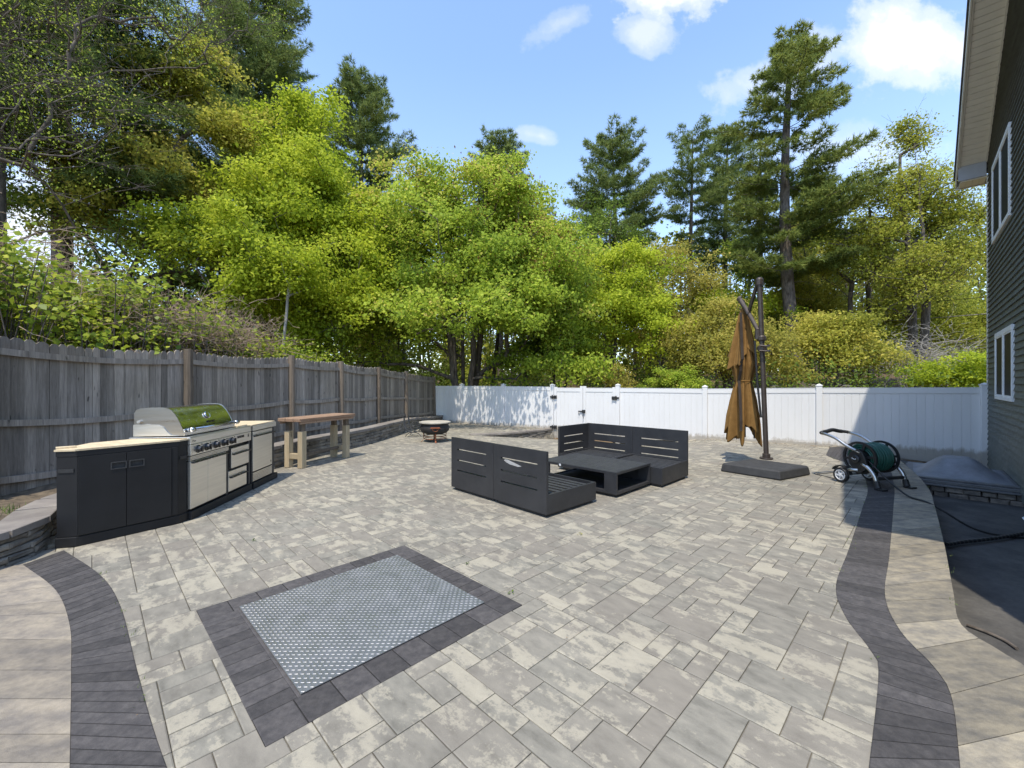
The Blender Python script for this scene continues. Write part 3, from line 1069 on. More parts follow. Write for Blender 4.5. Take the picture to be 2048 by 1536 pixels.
def corner_cabinet():
    A, B, C, D, E, E2 = [Vector(p) for p in ((-4.42, 4.066, 0), (-4.262, 4.108, 0), (-3.80, 4.79, 0), (-3.79, 4.905, 0), (-4.40, 4.845, 0), (-4.56, 4.55, 0))]
    rz = math.atan2(C.y - B.y, C.x - B.x)
    t = thing('corner_cabinet', 'angled black two-door cabinet with bare plywood top at the near end of the kitchen', 'cabinet', B, rz)
    inv = frame(B, rz).inverted()
    P = [(inv @ q).to_2d() for q in (A, B, C, D, E, E2)]
    cen = sum(P, Vector((0, 0))) / 6
    sc = lambda f: [cen + (p - cen) * f for p in P]
    mb = MB(); mb.prism(sc(.988), .10, .935)
    mb.build('carcass', M['black_panel'], t, bevel=.004)
    mb = MB(); mb.prism(sc(1.012), .004, .098)
    mb.build('plinth', M['black_panel'], t, bevel=.006)
    mb = MB(); mb.prism(sc(.999), .885, .937)
    mb.build('top_rail', M['black_panel'], t, bevel=.003)
    mb = MB(); mb.prism(sc(1.022), .939, .957)
    q = sc(1.022)
    mb.prism([q[0] + Vector((.02, .03)), q[0] + Vector((.16, .02)), q[0] + Vector((.16, .09)), q[0] + Vector((.03, .12))], .9575, .974)
    mb.build('plywood_top', M['plywood'], t)
    L = (C - B).length
    for x0, x1, hx in ((.012, .366, .255), (.371, .752, .40)):
        mb = MB()
        # door with a square finger hole: four slabs round it
        y0, y1 = -.016, .004
        h0, h1, k0, k1 = hx, hx + .105, .725, .782
        for b in ((x0, x1, .112, k0), (x0, x1, k1, .878), (x0, h0, k0, k1), (h1, x1, k0, k1)):
            mb.box(b[0], b[1], y0, y1, b[2], b[3])
        d = mb.build('door', M['black_panel'], t)
        mb = MB()
        f = .010
        for b in ((h0 - f, h1 + f, k1, k1 + f), (h0 - f, h1 + f, k0 - f, k0), (h0 - f, h0, k0, k1), (h1, h1 + f, k0, k1)):
            mb.box(b[0], b[1], y0 - .005, y0 + .004, b[2], b[3])
        mb.box(h0, h1, .002, .0045, k0, k1)
        mb.build('handle', M['base_plastic'], d)
    mb = MB()
    mb.box(.758, L - .012, -.010, .004, .112, .878)
    mb.build('side_panel', M['black_panel'], t, bevel=.002)
    for a, b in ((P[0], P[1]), (P[2], P[3])):
        mb = MB()
        a, b = Vector((a.x, a.y, 0)), Vector((b.x, b.y, 0))
        ex = (b - a).normalized(); ey = Vector((ex.y, -ex.x, 0)); w = (b - a).length
        m = Matrix.Translation(a) @ Matrix.Rotation(math.atan2(ex.y, ex.x), 4, 'Z')
        mb.box(w * .12, w * .88, -.004, .004, .73, .765, m)
        mb.build('vent_slot', M['iron'], t)


def grill():
    t = thing('gas_grill', 'stainless gas grill with a domed hood and five knobs built into the outdoor kitchen', 'grill', KO, KRZ)
    W = 1.39
    mb = MB(); mb.box(.0, W, .02, .64, .10, .735); mb.box(.0, W, .02, .64, .735, .93)
    mb.build('carcass', M['black_panel'], t)
    mb = MB(); mb.box(-.0, W + .01, -.035, .62, .004, .098)
    mb.build('plinth', M['black_panel'], t, bevel=.006)
    mb = MB(); mb.box(.0, W, -.022, .02, .885, .962); mb.box(.0, W, -.018, .64, .962, .972)
    mb.build('fascia', M['steel'], t, bevel=.003)
    mb = MB(); mb.box(.0, W, -.026, .018, .752, .882)
    pn = mb.build('control_panel', M['steel'], t, bevel=.004)
    for k, x in enumerate((.135, .305, .49, .675, .865)):
        m = Matrix.Translation((x, -.026, .815)) @ Matrix.Rotation(R(90), 4, 'X')
        mb = MB()
        mb.lathe([(.048, 0), (.048, .008), (.036, .012), (.034, .040), (.028, .046)], 20, m=m)
        mb.box(-.009, .009, -.036, .036, .046, .058, m)
        mb.build('knob', M['knob'], pn, smooth=False, bevel=.002)
        mb = MB()
        mb.lathe([(.008, 0), (.008, .003)], 10, m=Matrix.Translation((x + .07, -.0262, .862)) @ Matrix.Rotation(R(90), 4, 'X'))
        mb.build('indicator', M['iron'], pn)
    mb = MB()
    for x in (1.035, 1.095, 1.155):
        mb.box(x - .022, x + .022, -.036, -.026, .825, .858)
    mb.build('switch_row', M['knob'], pn, bevel=.003)
    mb = MB()
    mb.add([(1.285, -.0275, .815), (1.325, -.0275, .815), (1.315, -.0275, .85), (1.30, -.0275, .87), (1.288, -.0275, .835)], [(0, 1, 2, 3, 4)])
    mb.box(.03, .10, -.0235, -.0215, .917, .923); mb.box(.04, .05, -.0236, -.0215, .923, .932); mb.box(.07, .085, -.0236, -.0215, .910, .917)
    mb.build('emblem', M['iron'], pn)
    # vent strips under the panel
    mb = MB()
    for z in (.735, .718, .701):
        mb.box(.0, .80, -.02, .022, z - .006, z + .006)
    mb.build('vent_strips', M['steel'], t)
    for x0, x1, hl in ((.004, .337, (.01, .335)), (.342, .742, (.36, .745))):
        mb = MB(); mb.box(x0, x1, -.020, .018, .125, .685)
        d = mb.build('door', M['steel'], t, bevel=.003)
        mb = MB(); mb.beam((hl[0], -.045, .668), (hl[1], -.045, .668), .030, .018)
        for x in (hl[0] + .02, hl[1] - .02):
            mb.box(x - .008, x + .008, -.042, -.018, .661, .675)
        mb.build('handle', M['knob'], d, bevel=.005)
    for z0, z1, x0, x1 in ((.43, .705, .87, 1.335), (.125, .40, .80, 1.27)):
        mb = MB(); mb.box(x0, x1, -.020, .018, z0, z1)
        d = mb.build('drawer', M['steel'], t, bevel=.003)
        mb = MB(); mb.beam((x0 + .01, -.045, z1 - .085), (x1 + .005, -.045, z1 - .085), .030, .018)
        for x in (x0 + .03, x1 - .03):
            mb.box(x - .008, x + .008, -.042, -.018, z1 - .092, z1 - .078)
        mb.build('handle', M['knob'], d, bevel=.005)
    for a, b in ((.75, .80), (1.34, 1.385)):
        mb = MB(); mb.box(a, b, -.012, .02, .10, .748)
        mb.build('stile', M['charcoal'], t)
    # hood
    prof = [(.075, .985), (.075, 1.02), (.092, 1.08), (.122, 1.15), (.162, 1.222), (.205, 1.278), (.245, 1.303), (.30, 1.315), (.42, 1.315), (.54, 1.305), (.58, 1.285), (.60, 1.25), (.60, .985)]
    x0, x1 = .03, 1.105
    vs, fs = [], []
    n = len(prof)
    for x in (x0 + .012, x1 - .012):
        vs += [(x, y, z) for y, z in prof]
    for i in range(n - 1):
        fs.append((i, i + 1, n + i + 1, n + i))
    mb = MB(); mb.add(vs, fs)
    me = mb.build('hood', M['polished'], t, smooth=True)
    for x in (x0, x1 - .012):
        mb = MB()
        p = [(q[0] - .004 if q[0] < .3 else q[0] + .003, q[1] + (.004 if q[1] > 1.2 else 0)) for q in prof]
        vv = [(xx, y, z) for xx in (x, x + .012) for y, z in p]
        mb.add(vv, [tuple(range(n)), tuple(range(2 * n - 1, n - 1, -1))] + [(i, n + i, n + (i + 1) % n, (i + 1) % n) for i in range(n)])
        s = mb.build('hood_side', M['hood_side'], me)
    # lower firebox side that shows under the lid's cut-out
    mb = MB()
    vv = [(y, z) for y, z in ((.12, .986), (.605, .986), (.605, 1.12), (.50, 1.12), (.46, 1.128), (.42, 1.12), (.34, 1.118), (.285, 1.09), (.24, 1.03), (.2, .995))]
    k = len(vv)
    mb.add([(xx, y, z) for xx in (x0 - .012, x0 - .001) for y, z in vv], [tuple(range(k)), tuple(range(2 * k - 1, k - 1, -1))] + [(i, k + i, k + (i + 1) % k, (i + 1) % k) for i in range(k)])
    mb.tube([(x0 - .03, .54, 1.155), (x0 + .0, .54, 1.155)], .018, 12)
    mb.build('firebox_side', M['steel'], t)
    mb = MB()
    mb.tube([(x0 + .02, .01, 1.052), (x1 + .015, .01, 1.052)], .0165, 12)
    for x in (x0 + .06, x1 - .05):
        mb.tube([(x, .012, 1.052), (x, .088, 1.045)], .019, 10)
        mb.tube([(x - .03, .010, 1.052), (x + .03, .010, 1.052)], .026, 14)
    mb.build('handle', M['polished'], me, smooth=True)
    mb = MB(); mb.box(x0 - .0, x1, .058, .079, .984, 1.028)
    mb.build('lid_lip', M['polished'], me, bevel=.003)
    ang = math.atan2(.07, .04)
    m = Matrix.Translation((.59, .138, 1.19)) @ Matrix.Rotation(R(62), 4, 'X')
    mb = MB(); mb.lathe([(.046, 0), (.046, .012), (.040, .017), (.034, .015)], 24, m=m)
    g = mb.build('thermometer', M['polished'], me, smooth=False)
    mb = MB(); mb.box(-.075, .075, -.012, .012, .0, .004, Matrix.Translation((.615, .098, 1.112)) @ Matrix.Rotation(R(66), 4, 'X'))
    mb.build('badge', M['knob'], me)
    mb = MB(); mb.box(1.12, W, .03, .63, .973, .988)
    mb.build('plywood_top', M['plywood'], t)


def fridge():
    t = thing('outdoor_fridge', 'stainless fridge cabinet with a louvred kick panel at the far end of the outdoor kitchen', 'fridge', KO + Vector((-.11, .994, 0)) * 1.43, KRZ)
    W = .76
    mb = MB(); mb.box(.0, W, .012, .62, .10, .905)
    mb.build('carcass', M['black_panel'], t)
    mb = MB(); mb.box(.0, W + .05, -.045, .62, .004, .096)
    mb.build('plinth', M['black_panel'], t, bevel=.008)
    mb = MB(); mb.box(.012, W + .03, -.028, .64, .882, .955)
    mb.box(.05, .11, -.0295, -.0285, .912, .918); mb.box(.70, .75, -.0295, -.0285, .914, .92)
    mb.build('fascia', M['steel'], t, bevel=.003)
    mb = MB(); mb.box(.0, W + .02, -.01, .63, .957, .972)
    mb.build('plywood_top', M['plywood'], t)
    mb = MB(); mb.box(.03, .66, -.020, .010, .262, .868)
    d = mb.build('door', M['steel'], t, bevel=.003)
    mb = MB(); mb.beam((.02, -.048, .80), (.69, -.048, .80), .034, .02)
    for x in (.06, .65):
        mb.box(x - .01, x + .01, -.044, -.018, .792, .808)
    mb.build('handle', M['knob'], d, bevel=.006)
    mb = MB()
    mb.add([(.60, -.0212, .31), (.63, -.0212, .31), (.622, -.0212, .335), (.61, -.0212, .352), (.602, -.0212, .325)], [(0, 1, 2, 3, 4)])
    mb.build('emblem', M['iron'], d)
    mb = MB()
    for k in range(6):
        mb.box(.03, .66, -.018, .010, .115 + k * .022, .130 + k * .022)
    mb.build('louvre', M['steel'], t)
    for a, b in ((.665, W - .01), (.0, .026)):
        mb = MB(); mb.box(a, b, -.012, .012, .10, .88)
        mb.build('stile', M['charcoal'], t)


# ================================================================== TABLE, FIRE PIT, LOG RACK
def bar_table():
    t = thing('bar_table', 'tall narrow rustic table with a reddish plank top and thick timber legs', 'table', (-3.93, 7.86, 0), R(71.2))
    L, W, hgt = 1.30, .43, .945
    rng = random.Random(2)
    mb = MB()
    for k in range(3):
        y0 = -.06 + (W + .12) * k / 3
        mb.box(-.10 + rng.uniform(-.01, .01), L + .10 + rng.uniform(-.01, .01), y0 + .003, y0 + (W + .12) / 3 - .003, hgt - .062, hgt + rng.uniform(-.003, .003), r=rng.random())
    mb.build('table_top', M['table_top'], t, bevel=.006)
    mb = MB()
    for y in (-.045, W + .005):
        mb.box(-.07, L + .07, y, y + .04, hgt - .105, hgt - .064)
    mb.build('apron', M['table_top'], t, bevel=.004)
    for x in (0, L - .11):
        for y in (0, W - .11):
            mb = MB(); mb.box(x + .012, x + .098, y + .012, y + .098, .0, hgt - .064, r=rng.random() * .5)
            lg = mb.build('leg', M['cedar_post'], t, bevel=.005)
            mb = MB(); mb.box(x, x + .11, y, y + .11, .004, .70, r=rng.random())
            mb.build('leg_sleeve', M['table_leg'], lg, bevel=.006)
    for x in (.01, L - .10):
        mb = MB(); mb.box(x, x + .09, .112, W - .112, .17, .27, r=rng.random())
        mb.build('stretcher', M['table_leg'], t, bevel=.005)
    mb = MB(); mb.box(.112, L - .112, W / 2 - .03, W / 2 + .03, .20, .25, r=.2)
    mb.build('stretcher', M['cedar_post'], t, bevel=.005)


def fire_pit():
    t = thing('fire_pit', 'round grey fire pit with rusty handles and a flat lid on a rusty stand', 'fire pit', (-2.13, 11.6, 0), R(12))
    mb = MB()
    mb.lathe([(.05, .20), (.22, .21), (.33, .25), (.385, .31), (.40, .38), (.385, .44), (.36, .475), (.38, .49), (.40, .50)], 40)
    mb.build('bowl', M['cast'], t, smooth=True)
    mb = MB(); mb.lathe([(.415, .512), (.43, .52), (.43, .545), (.40, .552)], 40)
    mb.build('lid', M['stone_lid'], t)
    for a in (-90, 90):
        mb = MB()
        m = Matrix.Rotation(R(a), 4, 'Z')
        y = .405
        mb.tube([m @ Vector(p) for p in ((y, -.13, .40), (y + .03, -.11, .41), (y + .03, .11, .41), (y, .13, .40))], .012, 6)
        mb.tube([m @ Vector((y + .025, .08 * math.cos(q), .40 - .085 * math.sin(q))) for q in [math.pi * k / 8 for k in range(9)]], .008, 6)
        mb.box(y - .015, y + .015, -.12, .12, .385, .43, m)
        mb.build('handle', M['rust'], t)
    mb = MB()
    for z, rr in ((.165, .30), (.09, .29)):
        mb.tube([(rr * math.cos(2 * math.pi * k / 24), rr * math.sin(2 * math.pi * k / 24), z) for k in range(25)], .010, 6, caps=False)
    mb.build('stand_ring', M['rust'], t)
    for k in range(4):
        m = Matrix.Rotation(R(-88 + 90 * k), 4, 'Z')
        mb = MB()
        pts = [m @ Vector(p) for p in ((.31, 0, .25), (.305, 0, .12), (.32, 0, .05), (.36, 0, .012), (.375, 0, .012))]
        for p, q in zip(pts[:-1], pts[1:]):
            mb.beam(p, q, .035, .010, up=m @ Vector((0, 1, 0)) if False else (0, 0.01, 1))
        mb.build('leg', M['rust'], t)


def log_rack():
    t = thing('log_rack', 'curved grey metal firewood cradle standing empty beside the fire pit', 'log holder', (-2.93, 12.75, 0), R(-8))
    for y in (-.17, .17):
        mb = MB()
        arc = [(.27 * math.cos(q) * (1 if abs(math.cos(q)) < .98 else 1.02), y, .40 + .27 * math.sin(q)) for q in [math.pi + math.pi * k / 14 for k in range(15)]]
        arc = [(-.29, y, .58), (-.285, y, .48)] + arc + [(.285, y, .48), (.29, y, .52)]
        for p, q in zip(arc[:-1], arc[1:]):
            mb.beam(p, q, .10, .010, up=(0, .0, 1) if abs(p[0] - q[0]) > .02 else (1, 0, 0))
        mb.build('cradle_band', M['rack_metal'], t)
    mb = MB()
    for x, z in ((-.2, .23), (0, .135), (.2, .23)):
        mb.tube([(x, -.2, z), (x, .2, z)], .009, 6)
    mb.build('cross_bar', M['rack_metal'], t)
    for y in (-.17, .17):
        for s in (-1, 1):
            mb = MB()
            mb.tube([(0.02 * s, y, .13), (.12 * s, y, .12), (.2 * s, y, .07), (.25 * s, y, .01)], .011, 6)
            mb.build('leg', M['rack_metal'], t)


# ================================================================== LOUNGE SET
def slotted(mb, W, z0, z1, y0, y1, slots, xa=.155, xb=.845, fr=Matrix()):
    """a sheet panel with long slots cut right through"""
    z = z0
    for s in sorted(slots):
        mb.box(0, W, y0, y1, z, s - .0105, fr)
        mb.box(0, W * xa, y0, y1, s - .0105, s + .0105, fr)
        mb.box(W * xb, W, y0, y1, s - .0105, s + .0105, fr)
        z = s + .0105
    mb.box(0, W, y0, y1, z, z1, fr)


def sofa_section(label, loc, rz, W, D, arm=False, patch=False, slots=(.31, .46, .62), top=.79, seat=.275):
    """local x runs along the back, y from the back towards the open front"""
    t = thing('sofa_section', label, 'sofa frame', loc, rz, 'charcoal lounge set frames')
    mb = MB(); slotted(mb, W, .045, top, 0, .035, slots)
    mb.build('backrest', M['charcoal'], t)
    if patch:
        mb = MB()
        poly = [(.24, .565), (.28, .545), (.36, .525), (.50, .515), (.57, .528), (.49, .548), (.40, .565), (.33, .580), (.27, .582)]
        mb.add([(x - .03, -.0016, z + .03) for x, z in poly], [tuple(range(len(poly)))])
        mb.build('peeled_patch', M['bare'], t)
    if arm:
        mb = MB(); fr = Matrix.Translation((W - .0, .036, 0)) @ Matrix.Rotation(R(90), 4, 'Z')
        slotted(mb, D - .036, .045, top - .003, 0, .035, slots, fr=fr)
        mb.build('side_panel', M['charcoal'], t)
    x1 = W - (.036 if arm else 0)
    mb = MB()
    mb.box(.001, .031, .036, D, .045, seat); mb.box(x1 - .031, x1 - .001, .036, D, .045, seat)
    mb.box(.032, x1 - .032, D - .03, D - .001, .045, seat - .001)
    mb.box(.032, x1 - .032, .037, .06, .12, seat - .002)
    mb.build('seat_frame', M['charcoal'], t)
    mb = MB()
    n = 8
    for k in range(n):
        y = .075 + (D - .125) * k / n
        mb.box(.033, x1 - .033, y, y + .060, seat - .045, seat - .022)
    mb.box(W / 2 - .02, W / 2 + .02, .062, D - .032, seat - .095, seat - .046)
    mb.build('seat_slats', M['charcoal_slat'], t)
    mb = MB(); mb.box(.04, x1 - .04, .04, D - .04, .002, .044)
    mb.build('plinth', M['iron'], t)
    return t


def lounge():
    # pair with their backs to the kitchen: local x from the far end to the near end
    near = Vector((.408, 4.965, 0)); d = Vector((math.cos(R(133.6)), math.sin(R(133.6)), 0))
    rz = R(133.6 + 180)
    # y axis must point to the seat side: x along -d, y = rot90(x)
    W = .955
    sofa_section('charcoal slatted sofa frame with a pale scraped patch on its slotted back', near + d * W, rz, W, 1.0, patch=True)
    sofa_section('charcoal slatted sofa frame hidden behind its slotted back, left neighbour of the scraped one', near + d * (2 * W + .012), rz + R(.4), W, 1.0)
    near = Vector((2.985, 7.11, 0)); d = Vector((-math.sqrt(.5), math.sqrt(.5), 0))
    W = 1.015
    # these face the camera side: backs against the fence side, x from the far-left end to the right would flip y, so x runs the other way
    sofa_section('charcoal slatted armless sofa frame at the right end nearest the umbrella', near, R(135), W, .97, slots=(.325, .46, .60), top=.80, seat=.30)
    sofa_section('charcoal slatted corner sofa frame with a back and one side panel', near + d * (W + .004), R(135), W, .97, arm=True, slots=(.325, .46, .60), top=.80, seat=.30)
    # low table
    t = thing('coffee_table', 'low charcoal box coffee table with a slatted top and open end', 'coffee table', (1.453, 5.84, 0), R(135))
    L, D = 1.42, 1.0
    y0 = -D
    mb = MB()
    n = 9
    for k in range(n):
        mb.box(.04, L - .04, y0 + .042 + (D - .084) * k / n, y0 + .042 + (D - .084) * (k + 1) / n - .008, .335, .356)
    mb.build('top_slats', M['charcoal_slat'], t)
    mb = MB()
    for b in ((0, L, y0, y0 + .04), (0, L, -.04, 0), (0, .039, y0 + .041, -.041), (L - .039, L, y0 + .041, -.041)):
        mb.box(b[0], b[1], b[2], b[3], .322, .357)
    mb.box(.041, L - .041, y0 + .041, -.041, .322, .330)
    mb.build('top_frame', M['charcoal'], t, bevel=.002)
    mb = MB()
    for b in ((0, L, y0, y0 + .04), (0, L, -.04, 0), (0, .039, y0 + .041, -.041), (L - .039, L, y0 + .041, -.041)):
        mb.box(b[0], b[1], b[2], b[3], .045, .085)
    mb.box(.041, L - .041, y0 + .041, -.041, .055, .072)
    mb.build('lower_shelf', M['charcoal'], t, bevel=.002)
    for x in (.0, L - .20):
        for y in (y0, -.034):
            mb = MB(); mb.box(x, x + .20, y, y + .034, .086, .321)
            mb.build('leg', M['charcoal'], t, bevel=.002)
    mb = MB()
    mb.box(.05, L - .05, y0 + .05, -.05, .002, .044)
    mb.build('plinth', M['iron'], t)
    mb = MB(); mb.box(.98, 1.015, -.0010, .0014, .318, .350)
    mb.build('paper_tag', M['white_trim'], t)


# ================================================================== UMBRELLA
def umbrella():
    P0 = Vector((4.80, 8.0, 0))
    t = thing('cantilever_umbrella', 'closed tan brown cantilever umbrella with bronze pole on a dark square base', 'umbrella', P0, 0)
    lo = lambda x, y, z: Vector((x, y, z)) - P0
    quad = [Vector(p) for p in ((3.79, 7.64), (4.41, 6.90), (5.22, 7.34), (4.62, 8.10))]
    cen = sum(quad, Vector((0, 0))) / 4
    mb = MB()
    q = lambda f: [cen + (p - cen) * f for p in quad]
    rows = [(1.0, .004), (1.0, .03), (.965, .135), (.93, .160), (.80, .166)]
    V = [lo(p.x, p.y, z) for f, z in rows for p in q(f)]
    Fc = [(3, 2, 1, 0)] + [(4 * i + k, 4 * i + (k + 1) % 4, 4 * i + 4 + (k + 1) % 4, 4 * i + 4 + k) for i in range(4) for k in range(4)] + [(16, 17, 18, 19)]
    mb.add(V, Fc)
    mb.build('base', M['base_plastic'], t, bevel=.02)
    mb = MB()
    top = Vector((-.075, .02, 3.58))
    bot = Vector((0.045, 0, .165))
    mb.tube([bot, bot.lerp(top, .5), top], .044, 20)
    p = mb.build('pole', M['bronze'], t, smooth=False)
    mb = MB()
    mb.tube([bot + Vector((0, 0, -.005)), bot + Vector((0, 0, .03))], .115, 16); mb.tube([bot + Vector((0, 0, .03)), bot + Vector((0, 0, .10))], .068, 16)
    mb.build('pole_collar', M['bronze'], p, bevel=.006)
    mb = MB()
    mb.tube([top + Vector((0, 0, -.10)), top + Vector((0, 0, 0)), top + Vector((0, 0, .03)), top + Vector((0, 0, .045))], [.066, .066, .055, .03], 16)
    mb.build('top_cap', M['bronze'], p)
    on = lambda z: bot.lerp(top, (z - bot.z) / (top.z - bot.z))
    for z, w in ((2.46, .075), (2.27, .085)):
        mb = MB()
        c = on(z)
        mb.tube([c - Vector((0, 0, .05)), c - Vector((0, 0, .03)), c + Vector((0, 0, .03)), c + Vector((0, 0, .05))], [w * .8, w, w, w * .8], 16)
        if z < 2.3:
            mb.tube([c + Vector((-.09, -.07, .05)), c + Vector((.0, -.14, .03)), c + Vector((.10, -.07, .05))], .018, 8)
            mb.tube([c + Vector((-.09, -.07, -.05)), c + Vector((.0, -.14, -.06)), c + Vector((.10, -.07, -.05))], .018, 8)
        mb.build('crank_sleeve', M['bronze'], p)
    hub = AT(1484, 603, 8.5) - P0
    slv = on(2.62) + Vector((-.05, .03, 0))
    mb = MB()
    mb.tube([slv, slv.lerp(hub, .55), hub + Vector((-.03, .03, .05))], [.036, .04, .046], 12)
    mb.tube([hub + Vector((-.02, .02, .05)), hub + Vector((-.05, .05, .075))], [.055, .05], 12)
    mb.tube([slv, on(2.45) + Vector((-.06, .03, 0))], .05, 10)
    arm = mb.build('arm', M['bronze'], t)
    mb = MB()
    j = slv.lerp(hub, .58)
    mb.beam(on(3.52) + Vector((-.03, .02, 0)), j, .035, .07)
    mb.tube([j + Vector((-.05, -.05, 0)), j + Vector((.05, .05, 0))], .022, 8)
    mb.build('strut', M['bronze'], t)
    # thin pull bar beside the pole
    mb = MB()
    mb.tube([on(2.42) + Vector((-.10, .06, 0)), on(1.6) + Vector((-.085, .05, 0)), on(.95) + Vector((-.055, .03, 0))], .020, 8)
    mb.build('tilt_bar', M['iron'], t)
    # hanging canopy: an upper tier over a gathered lower cloth
    C = AT(1487, 700, 8.5) - P0
    rng = random.Random(9)
    n, k = 128, 56
    def tier(zs, prof, folds, depth, hem, seed):
        rg = random.Random(seed)
        ph = [rg.uniform(0, 6.28) for _ in range(6)]
        V, Fc = [], []
        for i in range(k + 1):
            f = i / k
            for a in range(n):
                th = 2 * math.pi * a / n
                r = prof(f)
                w = math.sin(folds * th + ph[0] + .8 * math.sin(2 * th + ph[1])) + .5 * math.sin((folds * 2 + 1) * th + ph[2] + 1.6 * f)
                w = w * .6
                rr = r * (1 + depth(f) * w)
                z = zs[0] + (zs[1] - zs[0]) * f
                z -= hem(f, th, w)
                lean = -.02 * f
                V.append((C.x + lean + rr * math.cos(th) * 1.0, C.y + rr * .8 * math.sin(th), z))
        for i in range(k):
            for a in range(n):
                Fc.append((i * n + a, i * n + (a + 1) % n, (i + 1) * n + (a + 1) % n, (i + 1) * n + a))
        return V, Fc
    def lerp_prof(pts):
        def f(x):
            for (a, va), (b, vb) in zip(pts[:-1], pts[1:]):
                if x <= b:
                    return va + (vb - va) * smooth01((x - a) / (b - a)) if False else va + (vb - va) * ((x - a) / (b - a))
            return pts[-1][1]
        return f
    mb = MB()
    V, Fc = tier((3.12, 2.08), lerp_prof([(0, .045), (.15, .09), (.6, .165), (1, .235)]), 6, lambda f: .18 + .24 * f, lambda f, th, w: .16 * max(0, f - .7) / .3 * (math.sin(2 * th + .9) + .6 * w), 4)
    mb.add(V, Fc)
    V, Fc = tier((2.35, .60), lerp_prof([(0, .13), (.22, .20), (.385, .145), (.41, .138), (.44, .152), (.62, .205), (.8, .245), (1, .26)]), 7, lambda f: .26 + .30 * abs(f - .4) * 1.7, lambda f, th, w: max(0, f - .62) / .38 * (.16 * math.sin(3 * th + 2.2) + .17 * w), 12)
    mb.add(V, Fc)
    can = mb.build('canopy', M['fabric'], t, smooth=True)
    so = can.modifiers.new('Solidify', 'SOLIDIFY'); so.thickness = .004
    mb = MB()
    mb.tube([(C.x, C.y, 3.28), (C.x - .01, C.y, .75)], .026, 10)
    mb.build('canopy_mast', M['iron'], t)
    mb = MB()
    mb.lathe([(.148, 0), (.158, .012), (.148, .024)], 40, c=(C.x - .01, C.y, 1.64), caps=False)
    mb.build('tie_strap', M['fabric'], can)
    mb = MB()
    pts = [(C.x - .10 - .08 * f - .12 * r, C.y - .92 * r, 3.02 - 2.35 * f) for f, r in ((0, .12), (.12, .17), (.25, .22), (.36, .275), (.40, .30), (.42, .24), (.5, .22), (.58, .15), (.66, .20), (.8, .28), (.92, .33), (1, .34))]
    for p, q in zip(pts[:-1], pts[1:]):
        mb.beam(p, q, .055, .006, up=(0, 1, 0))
    mb.build('dark_ribbon', M['bronze'], can)  # thin dark ribbon run down the front of the cloth
    for dx, dy in ((.16, -.10), (-.14, .06), (.10, .12), (-.12, -.13)):
        mb = MB()
        mb.beam((C.x + dx * .4, C.y + dy * .4, 2.6), (C.x + dx, C.y + dy, .50), .022, .014, up=(0, 1, 0))
        mb.build('rib', M['iron'], can)


